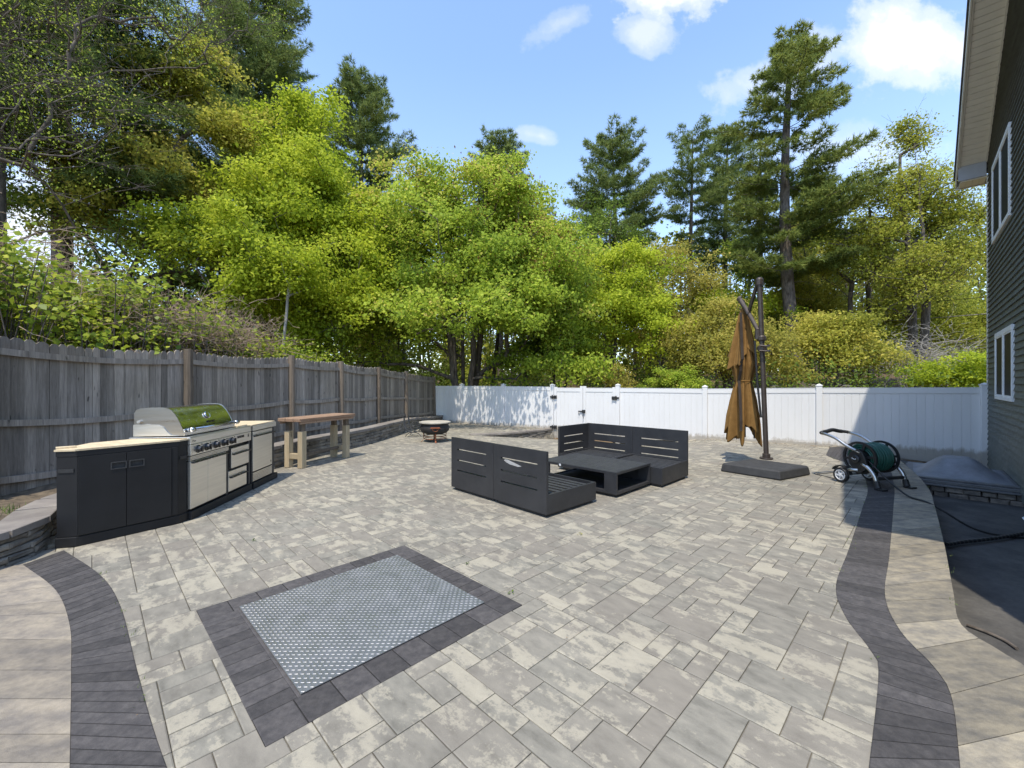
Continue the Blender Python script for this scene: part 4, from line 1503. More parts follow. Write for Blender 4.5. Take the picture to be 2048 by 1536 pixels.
# ================================================================== HOSE REEL
def hose_reel():
    t = thing('hose_reel', 'two-wheeled hose reel cart with silver tube frame and wound green hose', 'hose reel', (5.48, 6.26, 0), R(14))
    Wd = .58
    for x, s in ((0, -1), (Wd, 1)):
        mb = MB()
        pts = [(x, .33 - .06, .52), (x, .48, .60), (x, .66, .70), (x, .82, .745), (x, .90, .755)]
        mb.tube(spline(pts, 12), .024, 12)
        mb.build('handle_tube', M['alu'], t, smooth=True)
        mb = MB()
        pts = [(x, .25, .36), (x, .16, .31), (x, .08, .22), (x, .04, .11)]
        mb.tube(spline(pts, 10), .029, 12)
        lg = mb.build('leg', M['alu'], t, smooth=True)
        mb = MB()
        mb.tube([(x, .045, .13), (x, .03, .06), (x, .02, .03)], [.036, .040, .045], 12)
        mb.box(x - .045, x + .06, -.075, .05, .0055, .035)
        mb.build('foot', M['black_plastic'], lg, bevel=.008)
        # side plate
        mb = MB()
        m = Matrix.Translation((x, 0, 0)) @ Matrix(((0, 0, 1, 0), (1, 0, 0, 0), (0, 1, 0, 0), (0, 0, 0, 1)))
        poly = [(.19, .27), (.17, .36), (.20, .47), (.235, .53), (.30, .58), (.36, .555), (.43, .50), (.45, .41), (.42, .32), (.36, .22), (.27, .20)]
        mb.prism(poly, -.022, .022, m)
        mb.lathe([(.062, s * .022), (.062, s * .045), (.04, s * .055)], 20, c=(.32, .42, 0), m=m)
        pl = mb.build('side_plate', M['black_plastic'], t, bevel=.008)
        if s < 0:
            mb = MB()
            for a, b, c_, d_ in ((.345, .367, .425, .433), (.330, .347, .413, .425), (.305, .327, .413, .421), (.300, .310, .421, .431)):
                mb.box(-.058, -.0555, a, b, c_, d_) if False else mb.box(x - .0575, x - .0555, a, b, c_, d_)
            mb.build('maker_mark', M['wheel_white'], pl)
        # chassis arm to the wheel
        mb = MB()
        mb.tube([(x, .30, .25), (x, .42, .235), (x, .50, .20)], .030, 10)
        mb.build('axle_arm', M['alu'], t, smooth=True)
        mb = MB()
        arc = [(x, .565 + .145 * math.cos(q), .125 + .145 * math.sin(q)) for q in [R(28 + 16 * i) for i in range(10)]]
        for p, q in zip(arc[:-1], arc[1:]):
            mb.beam(p, q, .075, .018, up=(0, .001, 1) if abs(p[1] - q[1]) > .02 else (0, 1, 0))
        mb.build('mudguard', M['black_plastic'], t)
        wx = x - .01 if s < 0 else x + .01
        m = Matrix.Translation((wx, .565, .122)) @ Matrix.Rotation(R(90), 4, 'Y')
        mb = MB()
        mb.lathe([(.086, -.030), (.108, -.032), (.119, -.020), (.119, .020), (.108, .032), (.086, .030)], 28, m=m, caps=False)
        mb.lathe([(.086, -.030), (.086, .030)], 28, m=m, caps=False)
        ty = mb.build('wheel', M['black_plastic'], t, smooth=False)
        mb = MB()
        mb.lathe([(.085, -.026), (.074, -.030), (.070, -.02), (.070, .02), (.074, .030), (.085, .026)], 28, m=m, caps=False)
        mb.lathe([(.02, -.032), (.02, .032)], 14, m=m)
        for kk in range(5):
            a = R(72 * kk)
            mm = m @ Matrix.Rotation(a, 4, 'Z')
            mb.prism([(.012, -.016), (.045, -.006), (.073, .018), (.070, .034), (.040, .014), (.012, .014)], -.024, .024, mm)
        mb.build('rim', M['wheel_white'], ty)
    mb = MB()
    cr = [(0, .90, .755), (.03, .935, .765), (.15, .945, .775), (.29, .945, .80), (.43, .945, .775), (.55, .935, .765), (Wd, .90, .755)]
    mb.tube(spline(cr, 22), [.026] * 4 + [.032] * 14 + [.026] * 4, 12)
    mb.build('grip', M['black_plastic'], t, smooth=True)
    mb = MB()
    mb.tube([(.0, .06, .16), (Wd, .06, .16)], .026, 10); mb.tube([(0, .565, .122), (Wd, .565, .122)], .012, 8); mb.tube([(.0, .38, .22), (Wd, .38, .22)], .024, 10)
    mb.build('cross_tube', M['black_plastic'], t)
    # drum
    cy, cz, Rd = .33, .435, .255
    for x in (.06, .52):
        m = Matrix.Translation((x, cy, cz)) @ Matrix.Rotation(R(90), 4, 'Y')
        mb = MB()
        mb.lathe([(Rd - .035, -.012), (Rd - .004, -.016), (Rd, 0), (Rd - .004, .016), (Rd - .035, .012), (Rd - .035, -.012)], 48, m=m, caps=False)
        mb.lathe([(.11, -.010), (.11, .010)], 30, m=m)
        for kk in range(6):
            a = R(60 * kk + 20)
            c, s2 = math.cos(a), math.sin(a)
            mb.beam(m @ Vector((c * .10, s2 * .10, 0)), m @ Vector((c * (Rd - .02), s2 * (Rd - .02), 0)), .036, .016, up=(1, 0, 0))
        mb.build('drum_flange', M['black_plastic'], t, smooth=False)
    mb = MB()
    mb.tube([(.06, cy, cz), (.52, cy, cz)], .11, 24)
    mb.build('drum', M['black_plastic'], t)
    mb = MB()
    rng = random.Random(4)
    for r0, n in ((.135, 16), (.165, 16), (.193, 16), (.214, 13)):
        pts = []
        for i in range(n * 28 + 1):
            a = 2 * math.pi * i / 28
            x = .085 + .41 * i / (n * 28) if r0 < .2 else .13 + .33 * i / (n * 28)
            rr = r0 + .006 * math.sin(i * .13) + .004 * math.sin(i * .031)
            pts.append((x + .006 * math.sin(a * .37), cy + rr * math.cos(a), cz + rr * math.sin(a)))
        mb.tube(pts, .0118, 7)
    mb.build('wound_hose', M['green_hose'], t, smooth=True)
    # the free end: a black hose trailing over the coping to the house
    mb = MB()
    path = [(5.50, 6.50, .42), (5.505, 6.36, .32), (5.52, 6.15, .17), (5.52, 5.85, .032), (5.53, 5.60, .020), (5.60, 5.44, -.06), (5.80, 5.30, -.22), (6.05, 5.20, -.282), (6.4, 5.13, -.285), (6.9, 5.2, -.285), (7.1, 5.5, -.285)]
    mb.tube(spline(path, 60), .0125, 8)
    tag(mb.build('garden_hose', M['wire'], smooth=True), 'thin black hose running from the reel down over the coping towards the house', 'hose')
    mb = MB()
    path = [G(1600, 946, .012), G(1630, 948, .012), G(1650, 946.5, .012), G(1672, 945, .012), G(1700, 948, .012)]
    path2 = [G(1630, 948, .012), G(1648, 952, .012), G(1668, 957, .012)]
    mb.tube(spline(path[1:], 16), .006, 6); mb.tube(spline(path2, 12), .006, 6)
    tag(mb.build('black_cord', M['wire'], smooth=True), 'thin black cord on the pavers between the umbrella base and the reel wheel', 'cord')
    mb = MB()
    pts = spline([G(1893, 1089, -.255), G(1925, 1084, -.262), G(1985, 1077, -.262), G(2048, 1067, -.262), G(2110, 1056, -.262)], 60)
    mb.tube(pts, [.018 if i % 2 else .023 for i in range(60)], 10)
    tag(mb.build('drain_pipe', M['black_plastic']), 'short black corrugated drain pipe lying on the dark concrete strip', 'pipe')
    mb = MB()
    mb.tube(spline([G(1934, 1250, -.285), G(1975, 1265, -.285), G(2010, 1281, -.285), G(2034, 1297, -.285)], 14), .011, 7)
    tag(mb.build('dark_stick', M['bark']), 'dark stick lying on the shaded concrete strip nearest the camera', 'stick')


# ================================================================== WINDOW WELL DOME
def dome_cover():
    t = thing('window_well_dome', 'smoky plastic dome cover over a window well against the house', 'skylight dome', (6.98, 7.42, 0), math.atan2(-.688, .725))
    W, L = 1.30, 1.75
    n = 28
    def sheet(x0, x1, y0, y1, z0, hgt, k):
        V, Fc = [], []
        for j in range(n + 1):
            for i in range(n + 1):
                a, b = i / n, j / n
                h = hgt * smooth01(min(a, 1 - a) * k) * smooth01(min(b, 1 - b) * k)
                V.append((x0 + (x1 - x0) * a, y0 + (y1 - y0) * b, z0 + h))
        for j in range(n):
            for i in range(n):
                Fc.append((j * (n + 1) + i, j * (n + 1) + i + 1, (j + 1) * (n + 1) + i + 1, (j + 1) * (n + 1) + i))
        return V, Fc
    mb = MB(); mb.add(*sheet(.08, W - .06, .08, L - .08, -.012, .285, 2.5))
    mb.build('dome', M['dome'], t, smooth=True)
    mb = MB()
    mb.box(0, W, 0, L, -.045, -.013)
    mb.box(-.03, W + .0, -.05, L + .03, -.10, -.047); mb.box(-.05, W + .0, -.10, L + .04, -.135, -.102)
    mb.build('flange', M['flange'], t, bevel=.008)
    mb = MB()
    rng = random.Random(6)
    for k in range(2):
        x = -.06
        while x < W - .05:
            w = rng.uniform(.12, .26)
            mb.stone(Vector((x, -.06 + rng.uniform(-.02, .01), -.315 + k * .09)), Vector((1, 0, 0)), Vector((0, 1, 0)), Vector((0, 0, 1)), w - .012, .2, .082, rng.random(), .012, .006)
            x += w
        mb.box(-.055, -.02, .1, L, -.315 + k * .09, -.24 + k * .09, r=.4)
    mb.box(-.02, W - .04, .1, L, -.31, -.137, r=.2)
    mb.build('kerb_stones', M['brick_dirt'], t)


corner_cabinet(); grill(); fridge(); bar_table(); fire_pit(); log_rack(); lounge(); umbrella(); hose_reel(); dome_cover()
# ================================================================== TREES
def leaves_mesh(name, P, N, size, aspect, rs, rnd, mode='quad', D=None):
    """one small blade per point: P centres, N normals, lengths; quads for leaves, slim triangles for needles"""
    n = len(P)
    if D is None:
        D = rs.normal(size=(n, 3))
    D = D - N * np.sum(D * N, 1, keepdims=True)
    D /= np.linalg.norm(D, axis=1, keepdims=True) + 1e-9
    S = np.cross(N, D)
    s = size[:, None] if not np.isscalar(size) else size
    if mode == 'quad':
        a = P - D * s * .5
        b = P + S * s * aspect * .5 + N * s * .10 - D * s * .06
        c = P + D * s * .5 - N * s * .08
        d = P - S * s * aspect * .5 + N * s * .10 - D * s * .06
        V = np.stack([a, b, c, d], 1).reshape(-1, 3)
        per = 4
    else:
        a = P + S * s * aspect * .5
        b = P - S * s * aspect * .5
        c = P + D * s
        V = np.stack([a, b, c], 1).reshape(-1, 3)
        per = 3
    return np_mesh(name, V, np.arange(n * per), per, rnd)


def edges_mesh(name, A, B, ra, rb, k=6):
    """tapering limbs: one k-sided length per edge"""
    A, B = np.asarray(A, float), np.asarray(B, float)
    ra, rb = np.asarray(ra, float)[:, None], np.asarray(rb, float)[:, None]
    d = B - A
    L = np.linalg.norm(d, axis=1, keepdims=True) + 1e-9
    d = d / L
    ref = np.where(np.abs(d[:, 2:3]) > .9, np.array([[1., 0, 0]]), np.array([[0., 0, 1]]))
    u = np.cross(d, ref); u /= np.linalg.norm(u, axis=1, keepdims=True)
    v = np.cross(d, u)
    rings = []
    ov = np.minimum(ra * .5, L * .2)
    for P, r in ((A - d * ov, ra), (B, rb)):
        for j in range(k):
            q = 2 * math.pi * j / k
            rings.append(P + r * (math.cos(q) * u + math.sin(q) * v))
    V = np.stack(rings, 1).reshape(-1, 3)
    n = len(A)
    base = np.arange(n)[:, None] * (2 * k)
    Fq = []
    for j in range(k):
        Fq.append(np.concatenate([base + j, base + (j + 1) % k, base + k + (j + 1) % k, base + k + j], 1))
    Lp = np.stack(Fq, 1).reshape(-1)
    return np_mesh(name, V, Lp, 4)


def nrm(v):
    return v / (np.linalg.norm(v, axis=-1, keepdims=True) + 1e-9)


class Skel:
    def __init__(s):
        s.p, s.par, s.w = [], [], []

    def add(s, p, par):
        s.p.append(np.asarray(p, float)); s.par.append(par); s.w.append(0.0)
        return len(s.p) - 1

    def radii(s, r_base, tip=.008, power=.5):
        w = np.array(s.w)
        for i in range(len(s.p) - 1, 0, -1):
            if s.par[i] >= 0:
                w[s.par[i]] += w[i]
        m = max(w.max(), 1e-6)
        return np.maximum(tip, r_base * (w / m) ** power)

    def mesh(s, name, r_base, k=6, tip=.008, power=.5):
        r = s.radii(r_base, tip, power)
        A, B, ra, rb = [], [], [], []
        for i, q in enumerate(s.par):
            if q >= 0:
                A.append(s.p[q]); B.append(s.p[i])
                ra.append(min(r[q], r[i] * 1.5)); rb.append(r[i])
        # flare at the foot
        return edges_mesh(name, A, B, ra, rb, k)


def crown_tree(name, label, cat, base, top, blobs, clumps, per, leaf, mat, bark, seed, r_base=.16, stems=1, sig=.42, flat=.62, bare=0.0, lean=(0, 0), group=None, tipr=.008, spread=.5, hollow=1.7, twigs=0):
    """broadleaf tree. blobs = crown lobes (dx, dy, dz, rx, ry, rz) from the base; leaf clumps hang on a branching skeleton"""
    leaf = (leaf[0] * 1.0, leaf[1] * 1.02); sig *= .82; flat *= .85; per = int(per * 1.5)
    rs = np.random.RandomState(seed)
    bl = np.array([b[:6] for b in blobs], float)
    vol = (bl[:, 3] * bl[:, 4] * bl[:, 5]) ** (2 / 3)
    pick = rs.choice(len(bl), clumps, p=vol / vol.sum())
    m = max(4, int(clumps / 5.6))
    pick = pick[:m]
    d = nrm(rs.normal(size=(m, 3)))
    rad = rs.rand(m) ** (1 / (1.25 * hollow)) * (1 + rs.normal(size=m) * .13)
    C0 = bl[pick, :3] + d * bl[pick, 3:6] * rad[:, None]
    spr = np.clip(bl[pick, 3] * .23, .26, .56)
    k7 = rs.poisson(6.0, m) + 1
    own = np.repeat(np.arange(m), k7)
    tilt = rs.normal(size=(m, 2)) * .45
    o2 = rs.normal(size=(len(own), 3)) * [1, 1, .58] * spr[own][:, None]
    o2[:, 2] += (o2[:, :2] * tilt[own]).sum(1) - .10 * np.linalg.norm(o2[:, :2], axis=1)
    C = C0[own] + o2
    hue = rs.normal(size=m)[own]
    C[:, 1] += .30 * (C[:, 2] - bl[:, 2].mean())     # upper boughs stand back, lower ones reach out to the light
    W = C + np.array(base)          # nothing low hangs into the yard
    yard = (W[:, 1] < FA - FB * W[:, 0] + .5) & (W[:, 0] > -7.4 + .25 * W[:, 1] - .4) & (W[:, 2] < 3.4)
    ok = (C[:, 2] > .5) & ~yard
    C, hue = C[ok], hue[ok]
    sk = Skel()
    H_ = top
    roots = []
    for k in range(stems):
        a = 2 * math.pi * k / stems + seed
        off = np.array([math.cos(a), math.sin(a), 0]) * (.25 if stems > 1 else 0)
        q = sk.add(off + [0, 0, -.3], -1)
        tl = np.array([lean[0], lean[1], 0]) + off * spread * H_ * .35
        wob = rs.normal(size=2) * .022 * H_
        n = 11
        for j in range(1, n + 1):
            f = j / n
            p = off + tl * f ** 1.3 + np.array([wob[0] * math.sin(f * 3.1), wob[1] * math.sin(f * 4.2), H_ * .86 * f]) + rs.normal(size=3) * [.025, .025, .0]
            q = sk.add(p, q)
            sk.w[q] = .5
        roots.append(q)
    ax = np.array([0, 0, H_ * .4])
    order = np.argsort(np.linalg.norm((C - ax) * [1, 1, .5], axis=1))
    for c in C[order]:
        P = np.array(sk.p)
        dv = c - P
        dist = np.linalg.norm(dv, axis=1)
        cost = dist + np.maximum(0, P[:, 2] - c[2] + .25 * dist) * 2.2 + (P[:, 2] < H_ * .14) * 3
        i = int(np.argmin(cost))
        p0 = P[i]
        L = dist[i]
        k = 2 if L < .8 else 3 if L < 2 else 4
        q = i
        for j in range(1, k + 1):
            f = j / k
            p = p0 + (c - p0) * f + np.array([0, 0, .12 * L * math.sin(math.pi * f) * (.4 if f < 1 else 0)]) + (rs.normal(size=3) * .035 * L if f < 1 else 0)
            q = sk.add(p, q)
        sk.w[q] += 1
    t = thing(name, label, cat, base, 0, group)
    link('trunk', sk.mesh('trunk', r_base, 7, tipr), M[bark], t, smooth=True)
    if twigs:
        i = rs.randint(0, len(C), twigs)
        q0 = C[i] + rs.normal(size=(twigs, 3)) * .25
        dd = nrm(C[i] - np.array([0, 0, H_ * .45])) * .8 + rs.normal(size=(twigs, 3)) * [.6, .6, .35]
        ln = rs.uniform(.3, .95, twigs)[:, None]
        q1 = q0 + nrm(dd) * ln
        link('twigs', edges_mesh('twigs', np.concatenate([q0, q0 * .55 + q1 * .45]), np.concatenate([q1, q1 + rs.normal(size=(twigs, 3)) * .16]), np.full(twigs * 2, .0062), np.full(twigs * 2, .003), 4), M[bark], t)
    n = len(C)
    keep = rs.rand(n) > bare
    Ck, hk = C[keep], hue[keep]
    cnt = rs.poisson(per * (.5 + rs.rand(len(Ck))))
    P = np.repeat(Ck, cnt, 0)
    g = rs.normal(size=P.shape) * [sig, sig, sig * flat]
    P = P + g
    cen = bl[:, :3].mean(0)
    out = nrm(P - cen)
    N = nrm(rs.normal(size=P.shape) * .62 + [0, 0, .62] + out * .42)
    D = rs.normal(size=P.shape) + [0, 0, -.5]
    tone = np.repeat(hk, cnt)
    rnd = np.clip(.5 + .15 * tone + rs.normal(size=len(P)) * .19, 0, 1)
    lo, hi = leaf if isinstance(leaf, tuple) else (leaf * .7, leaf * 1.3)
    size = lo + (hi * 1.15 - lo) * rs.rand(len(P)) ** 1.4
    link('crown', leaves_mesh('crown', P, N, size, .72, rs, rnd, D=D), LEAF[mat], t)
    CLUMPS[:] = [Ck]
    return t


def pine_tree(name, label, base, H_, prof, seed, mat='pine', z0=.3, whorl=.62, nb=5, tuft=11, nl=.26, r_base=.24, dens=1.0, bare=.12, group=None, side=None, lean=(0, 0), cat='pine tree', width=.030, up=.25, stubs=True):
    """pine: a straight stem with whorls of boughs, each bough a fan of twigs tipped with needle tufts. prof(f) = bough length at height share f"""
    rs = np.random.RandomState(seed)
    sk = Skel()
    q = sk.add([0, 0, -.4], -1)
    stem = [q]
    n = 26
    wob = rs.normal(size=2) * .012 * H_
    for j in range(1, n + 1):
        f = j / n
        p = [lean[0] * f + wob[0] * math.sin(3 * f), lean[1] * f + wob[1] * math.sin(4 * f), H_ * f]
        q = sk.add(p, q); sk.w[q] = 6.0
        stem.append(q)
    T, TD = [], []
    z = H_ * z0
    while z < H_ * .985:
        f = z / H_
        i = min(n, max(1, int(round(f * n))))
        s0 = np.array(sk.p[stem[i]])
        a0 = rs.rand() * 6.28
        m = nb + rs.randint(-1, 2)
        for k in range(m):
            if rs.rand() < bare:
                continue
            a = a0 + 2 * math.pi * k / m + rs.normal() * .25
            L = prof(f) * rs.uniform(.55, 1.12)
            if side is not None:
                L *= side(a, f)
            if L < .15:
                continue
            pitch = -.10 + up * (f - z0) / (1 - z0) * 3.2 * .6 + rs.normal() * .09
            pitch = min(pitch, 1.15)
            dr = np.array([math.cos(a) * math.cos(pitch), math.sin(a) * math.cos(pitch), math.sin(pitch)])
            seg = 5
            q = stem[i]
            pts = [s0]
            for j in range(1, seg + 1):
                g = j / seg
                p = s0 + dr * L * g + np.array([0, 0, .10 * L * g * g]) + rs.normal(size=3) * .018 * L
                q2 = sk.add(p, q)
                q = q2
                pts.append(p)
            sk.w[q] += L * .6
            lat = np.array([-math.sin(a), math.cos(a), 0])
            g = .22 if L > 1 else .1
            while g < 1.0:
                x = g * seg; j = min(seg - 1, int(x)); p = pts[j] + (pts[j + 1] - pts[j]) * (x - j)
                for sg in (-1, 1):
                    if rs.rand() > dens:
                        continue
                    tl = (.38 * L * (1.12 - g) + .16) * rs.uniform(.6, 1.15)
                    td = nrm(dr * .75 + lat * sg * .8 + np.array([0, 0, .18 + rs.normal() * .16]))
                    nt_ = max(2, int(tl / .16))
                    for u_ in range(nt_):
                        T.append(p + td * tl * (u_ + 1) / nt_ + rs.normal(size=3) * .03)
                        TD.append(nrm(td + rs.normal(size=3) * .25 + [0, 0, .15]))
                g += .20 / max(.7, L) * .8
            for u_ in range(3):
                T.append(pts[-1] + dr * .06 * u_); TD.append(nrm(dr + [0, 0, .3]))
        z += whorl * rs.uniform(.75, 1.25) * (.75 if f > .8 else 1)
    if stubs:
        for k in range(14):      # dead stubs low on the stem
            f = rs.uniform(.08, z0)
            i = max(1, int(f * n)); s0 = np.array(sk.p[stem[i]]); a = rs.rand() * 6.28; L = rs.uniform(.5, 1.8)
            q = stem[i]
            for j in (1, 2):
                q = sk.add(s0 + np.array([math.cos(a), math.sin(a), -.1 + rs.normal() * .15]) * L * j / 2, q)
            sk.w[q] += .15
    t = thing(name, label, cat, base, 0, group)
    link('trunk', sk.mesh('trunk', r_base, 7, .009, .62), M['pine_bark'], t, smooth=True)
    T, TD = np.array(T), np.array(TD)
    P = np.repeat(T, tuft, 0)
    A = np.repeat(TD, tuft, 0)
    D = nrm(A * .9 + rs.normal(size=P.shape) * .55)
    N = nrm(rs.normal(size=P.shape) + [0, 0, .5])
    tone = np.repeat(rs.rand(len(T)), tuft)
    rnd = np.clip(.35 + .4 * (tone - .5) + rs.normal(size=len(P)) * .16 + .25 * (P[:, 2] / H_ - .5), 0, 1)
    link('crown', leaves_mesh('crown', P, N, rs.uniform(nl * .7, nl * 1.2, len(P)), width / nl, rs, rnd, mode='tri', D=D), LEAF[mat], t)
    return t


def copy_tree(src, name, label, loc, rz, sc, group=None):
    r = src.copy(); COL.objects.link(r)
    r.name = name
    r.location = loc; r.rotation_euler = (0, 0, rz); r.scale = (sc[0], sc[0], sc[1])
    r['label'] = label
    if group: r['group'] = group
    for c in [o for o in COL.objects if o.parent == src]:
        d = c.copy(); COL.objects.link(d); d.parent = r
    return r


LEAF = {}
CLUMPS = []


def make_leaves():
    LEAF['maple'] = leaf_mat('maple_leaf', [(0, (0.14, 0.215, 0.024)), (0.45, (0.33, 0.438, 0.044)), (0.8, (0.496, 0.578, 0.066)), (1, (0.595, 0.496, 0.123))], .5)
    LEAF['bright'] = leaf_mat('bright_spring_leaf', [(0, (0.17, 0.243, 0.018)), (0.5, (0.397, 0.481, 0.029)), (1, (0.591, 0.635, 0.067))], .52)
    LEAF['yellow'] = leaf_mat('yellow_green_leaf', [(0, (0.2, 0.222, 0.03)), (0.5, (0.416, 0.409, 0.054)), (1, (0.617, 0.536, 0.107))], .5)
    LEAF['olive'] = leaf_mat('olive_young_leaf', [(0, (.19, .19, .034)), (.5, (.39, .36, .060)), (1, (.55, .46, .11))], .48)
    LEAF['oak'] = leaf_mat('young_oak_leaf', [(0, (.15, .18, .022)), (.5, (.33, .36, .040)), (1, (.50, .47, .08))], .5)
    LEAF['dark'] = leaf_mat('deep_green_leaf', [(0, (0.064, 0.114, 0.019)), (0.5, (0.159, 0.236, 0.035)), (1, (0.316, 0.411, 0.056))], .46)
    LEAF['knot'] = leaf_mat('broad_vine_leaf', [(0, (.10, .165, .014)), (.5, (.27, .34, .026)), (1, (.46, .47, .06))], .40, .45)
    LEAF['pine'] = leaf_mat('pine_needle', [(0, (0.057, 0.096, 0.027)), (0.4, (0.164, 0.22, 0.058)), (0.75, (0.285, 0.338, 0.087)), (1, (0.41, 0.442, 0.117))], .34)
    LEAF['pine_y'] = leaf_mat('sunny_pine_needle', [(0, (0.078, 0.116, 0.025)), (0.4, (0.204, 0.249, 0.052)), (0.75, (0.337, 0.37, 0.077)), (1, (0.454, 0.461, 0.109))], .36)
    LEAF['red'] = leaf_mat('reddish_samara', [(0, (.16, .070, .028)), (.5, (.25, .125, .045)), (1, (.30, .20, .07))], .35)


def land(x, y):
    return Vector((x, y, H(x, y)))


def trees():
    # --- centre maple: several stems behind the corner where the two fences meet
    b = land(-2.0, 18.2)
    m = crown_tree('maple_tree', 'broad multi-stemmed maple leaning over the corner where the grey and white fences meet', 'maple tree', b, 11.6,
               [(-.3, 0, 6.2, 4.9, 4.2, 4.6), (-.2, 0, 9.3, 3.1, 2.8, 2.8), (3.0, .3, 5.2, 2.8, 3.0, 3.6), (-3.8, -.3, 4.8, 2.6, 3.0, 3.2), (2.4, .3, 8.2, 2.1, 2.2, 2.2), (.6, -2.6, 4.6, 2.8, 2.2, 2.4), (-2.6, 0, 8.2, 2.2, 2.2, 2.2), (1.2, .2, 9.8, 2.0, 2.0, 2.0), (3.4, .2, 7.2, 2.0, 2.0, 1.9)],
               820, 118, (.085, .150), 'maple', 'bark', 3, r_base=.17, stems=5, sig=.40, spread=.55, hollow=1.4)
    rs = np.random.RandomState(40)
    c = CLUMPS[0]
    c = c[np.exp(-np.sum(((c - [2.2, -1.0, 8.2]) / [2.6, 4, 2.2]) ** 2, 1)) > rs.rand(len(c)) * .9]
    P = np.repeat(c, 42, 0); n = len(P)
    P = P + rs.normal(size=(n, 3)) * [.3, .3, .25] + [0, -.1, .05]
    link('seed_clusters', leaves_mesh('seed_clusters', P, nrm(rs.normal(size=(n, 3))), rs.uniform(.07, .13, n), .5, rs, rs.rand(n)), LEAF['red'], m)
    # --- left of it
    crown_tree('maple_tree', 'tall bright green tree with a rounded top rising behind the middle of the picket fence', 'broadleaf tree', land(-9.3, 17.0), 13.2,
               [(0, 0, 9.6, 2.4, 2.4, 3.2), (.9, 0, 7.2, 2.3, 2.3, 2.6), (-1.0, 0, 11.2, 1.6, 1.6, 1.8), (.6, .2, 12.0, 1.5, 1.5, 1.3), (1.8, 0, 9.4, 1.5, 1.6, 2.0)], 260, 115, (.085, .15), 'bright', 'bark', 5, r_base=.15, sig=.38, hollow=1.3)
    crown_tree('maple_tree', 'tall yellow green tree standing between the dark pines and the rounded bright tree', 'broadleaf tree', land(-13.2, 16.0), 14.2,
               [(0, 0, 10.2, 2.1, 2.2, 3.0), (.6, 0, 12.6, 1.7, 1.7, 1.6), (-.8, 0, 8.0, 1.8, 2.0, 2.2), (1.8, 0, 11.4, 1.5, 1.5, 1.8)], 190, 100, (.08, .14), 'yellow', 'bark', 6, r_base=.15, sig=.38, hollow=1.3)
    crown_tree('maple_tree', 'mid green tree filling the space left of the big maple, above the third fence bay', 'broadleaf tree', land(-6.9, 16.2), 8.6,
               [(0, 0, 5.6, 2.3, 2.2, 2.6), (-1.6, .2, 4.2, 1.9, 1.9, 1.9), (.8, 0, 7.2, 1.5, 1.5, 1.5), (-2.4, 0, 6.8, 1.5, 1.6, 1.6)], 220, 110, (.08, .14), 'bright', 'bark', 7, r_base=.09, sig=.36, hollow=1.2)
    crown_tree('maple_tree', 'low leafy tree reaching sideways above the wide fence post', 'broadleaf tree', land(-9.2, 13.6), 7.0,
               [(0, 0, 5.2, 1.9, 1.7, 1.8), (-1.3, 0, 6.2, 1.6, 1.5, 1.3), (1.2, 0, 4.2, 1.5, 1.5, 1.3)], 110, 95, (.08, .135), 'bright', 'bark', 8, r_base=.08, sig=.36, hollow=1.2)
    crown_tree('birch_tree', 'slender pale-barked sapling with thin upright stem just behind the picket fence', 'sapling', land(-6.75, 12.9), 6.4,
               [(0, 0, 5.2, 1.0, 1.0, 1.2), (.4, 0, 3.6, .9, .9, .9)], 40, 60, (.07, .12), 'bright', 'birch_bark', 9, r_base=.042, sig=.34, tipr=.005)
    crown_tree('leaning_tree', 'dark tree with a long bough leaning far out to the left over the vines', 'broadleaf tree', land(-11.4, 14.5), 7.6,
               [(-2.0, -.2, 6.2, 2.2, 1.5, 1.3), (.3, 0, 6.0, 1.9, 1.8, 1.9), (-4.0, -.4, 7.4, 1.6, 1.2, 1.2), (.8, 0, 3.4, 1.6, 1.6, 1.5)], 135, 62, (.075, .125), 'dark', 'bark', 10, r_base=.17, lean=(-3.2, -.4), sig=.42)
    crown_tree('bare_tree', 'large half-bare tree whose thin dark branches with tiny new leaves overhang the top left corner', 'tree', land(-13.6, 9.8), 13.5,
               [(1.8, 0, 9.0, 4.4, 2.6, 2.6), (3.6, .3, 7.4, 3.4, 2.4, 1.5), (.2, 0, 11.4, 4.0, 2.6, 2.2), (3.8, .8, 10.4, 2.6, 2.0, 1.8)], 260, 22, (.034, .058), 'maple', 'bark', 12, r_base=.105, sig=.36, bare=.25, tipr=.007, hollow=.9, twigs=1100)
    P = pine_tree('pine_tree', 'dark pine filling the top left corner behind the half-bare tree', land(-15.6, 14.6), 22, lambda f: min(4.6, 6.4 * (1.06 - f) ** .7), 21, z0=.36, whorl=.62, nb=6, r_base=.3, tuft=11, nl=.30, width=.036)
    pine_tree('pine_tree', 'pine with a reddish bare trunk at the left edge of the picture', land(-14.75, 12.05), 21, lambda f: min(4.0, 6.0 * (1.06 - f) ** .7), 121, z0=.42, whorl=.7, nb=5, r_base=.27, tuft=10, nl=.28, width=.034, stubs=False)
    pine_tree('pine_tree', 'very tall pine whose top leaves the picture above the rounded bright tree', land(-16.2, 26), 27.5, lambda f: min(5.4, 9.4 * (1.02 - f) ** .6), 22, z0=.34, whorl=.55, nb=6, r_base=.34, tuft=11, nl=.30, width=.036, up=.36)
    pine_tree('pine_tree', 'pine standing between the rounded bright tree and the big maple', land(-10.2, 28), 21.6, lambda f: min(4.3, 7.6 * (1.03 - f) ** .65), 23, z0=.3, whorl=.52, nb=6, r_base=.28, tuft=11, nl=.30, width=.038, up=.36)
    pine_tree('pine_tree', 'low shaded pine with drooping boughs under the leaning tree', land(-13.2, 18.2), 8.6, lambda f: 3.4 * (1.1 - f) ** .6, 24, z0=.16, whorl=.5, nb=5, r_base=.16, tuft=10, nl=.28, width=.034, up=.05)
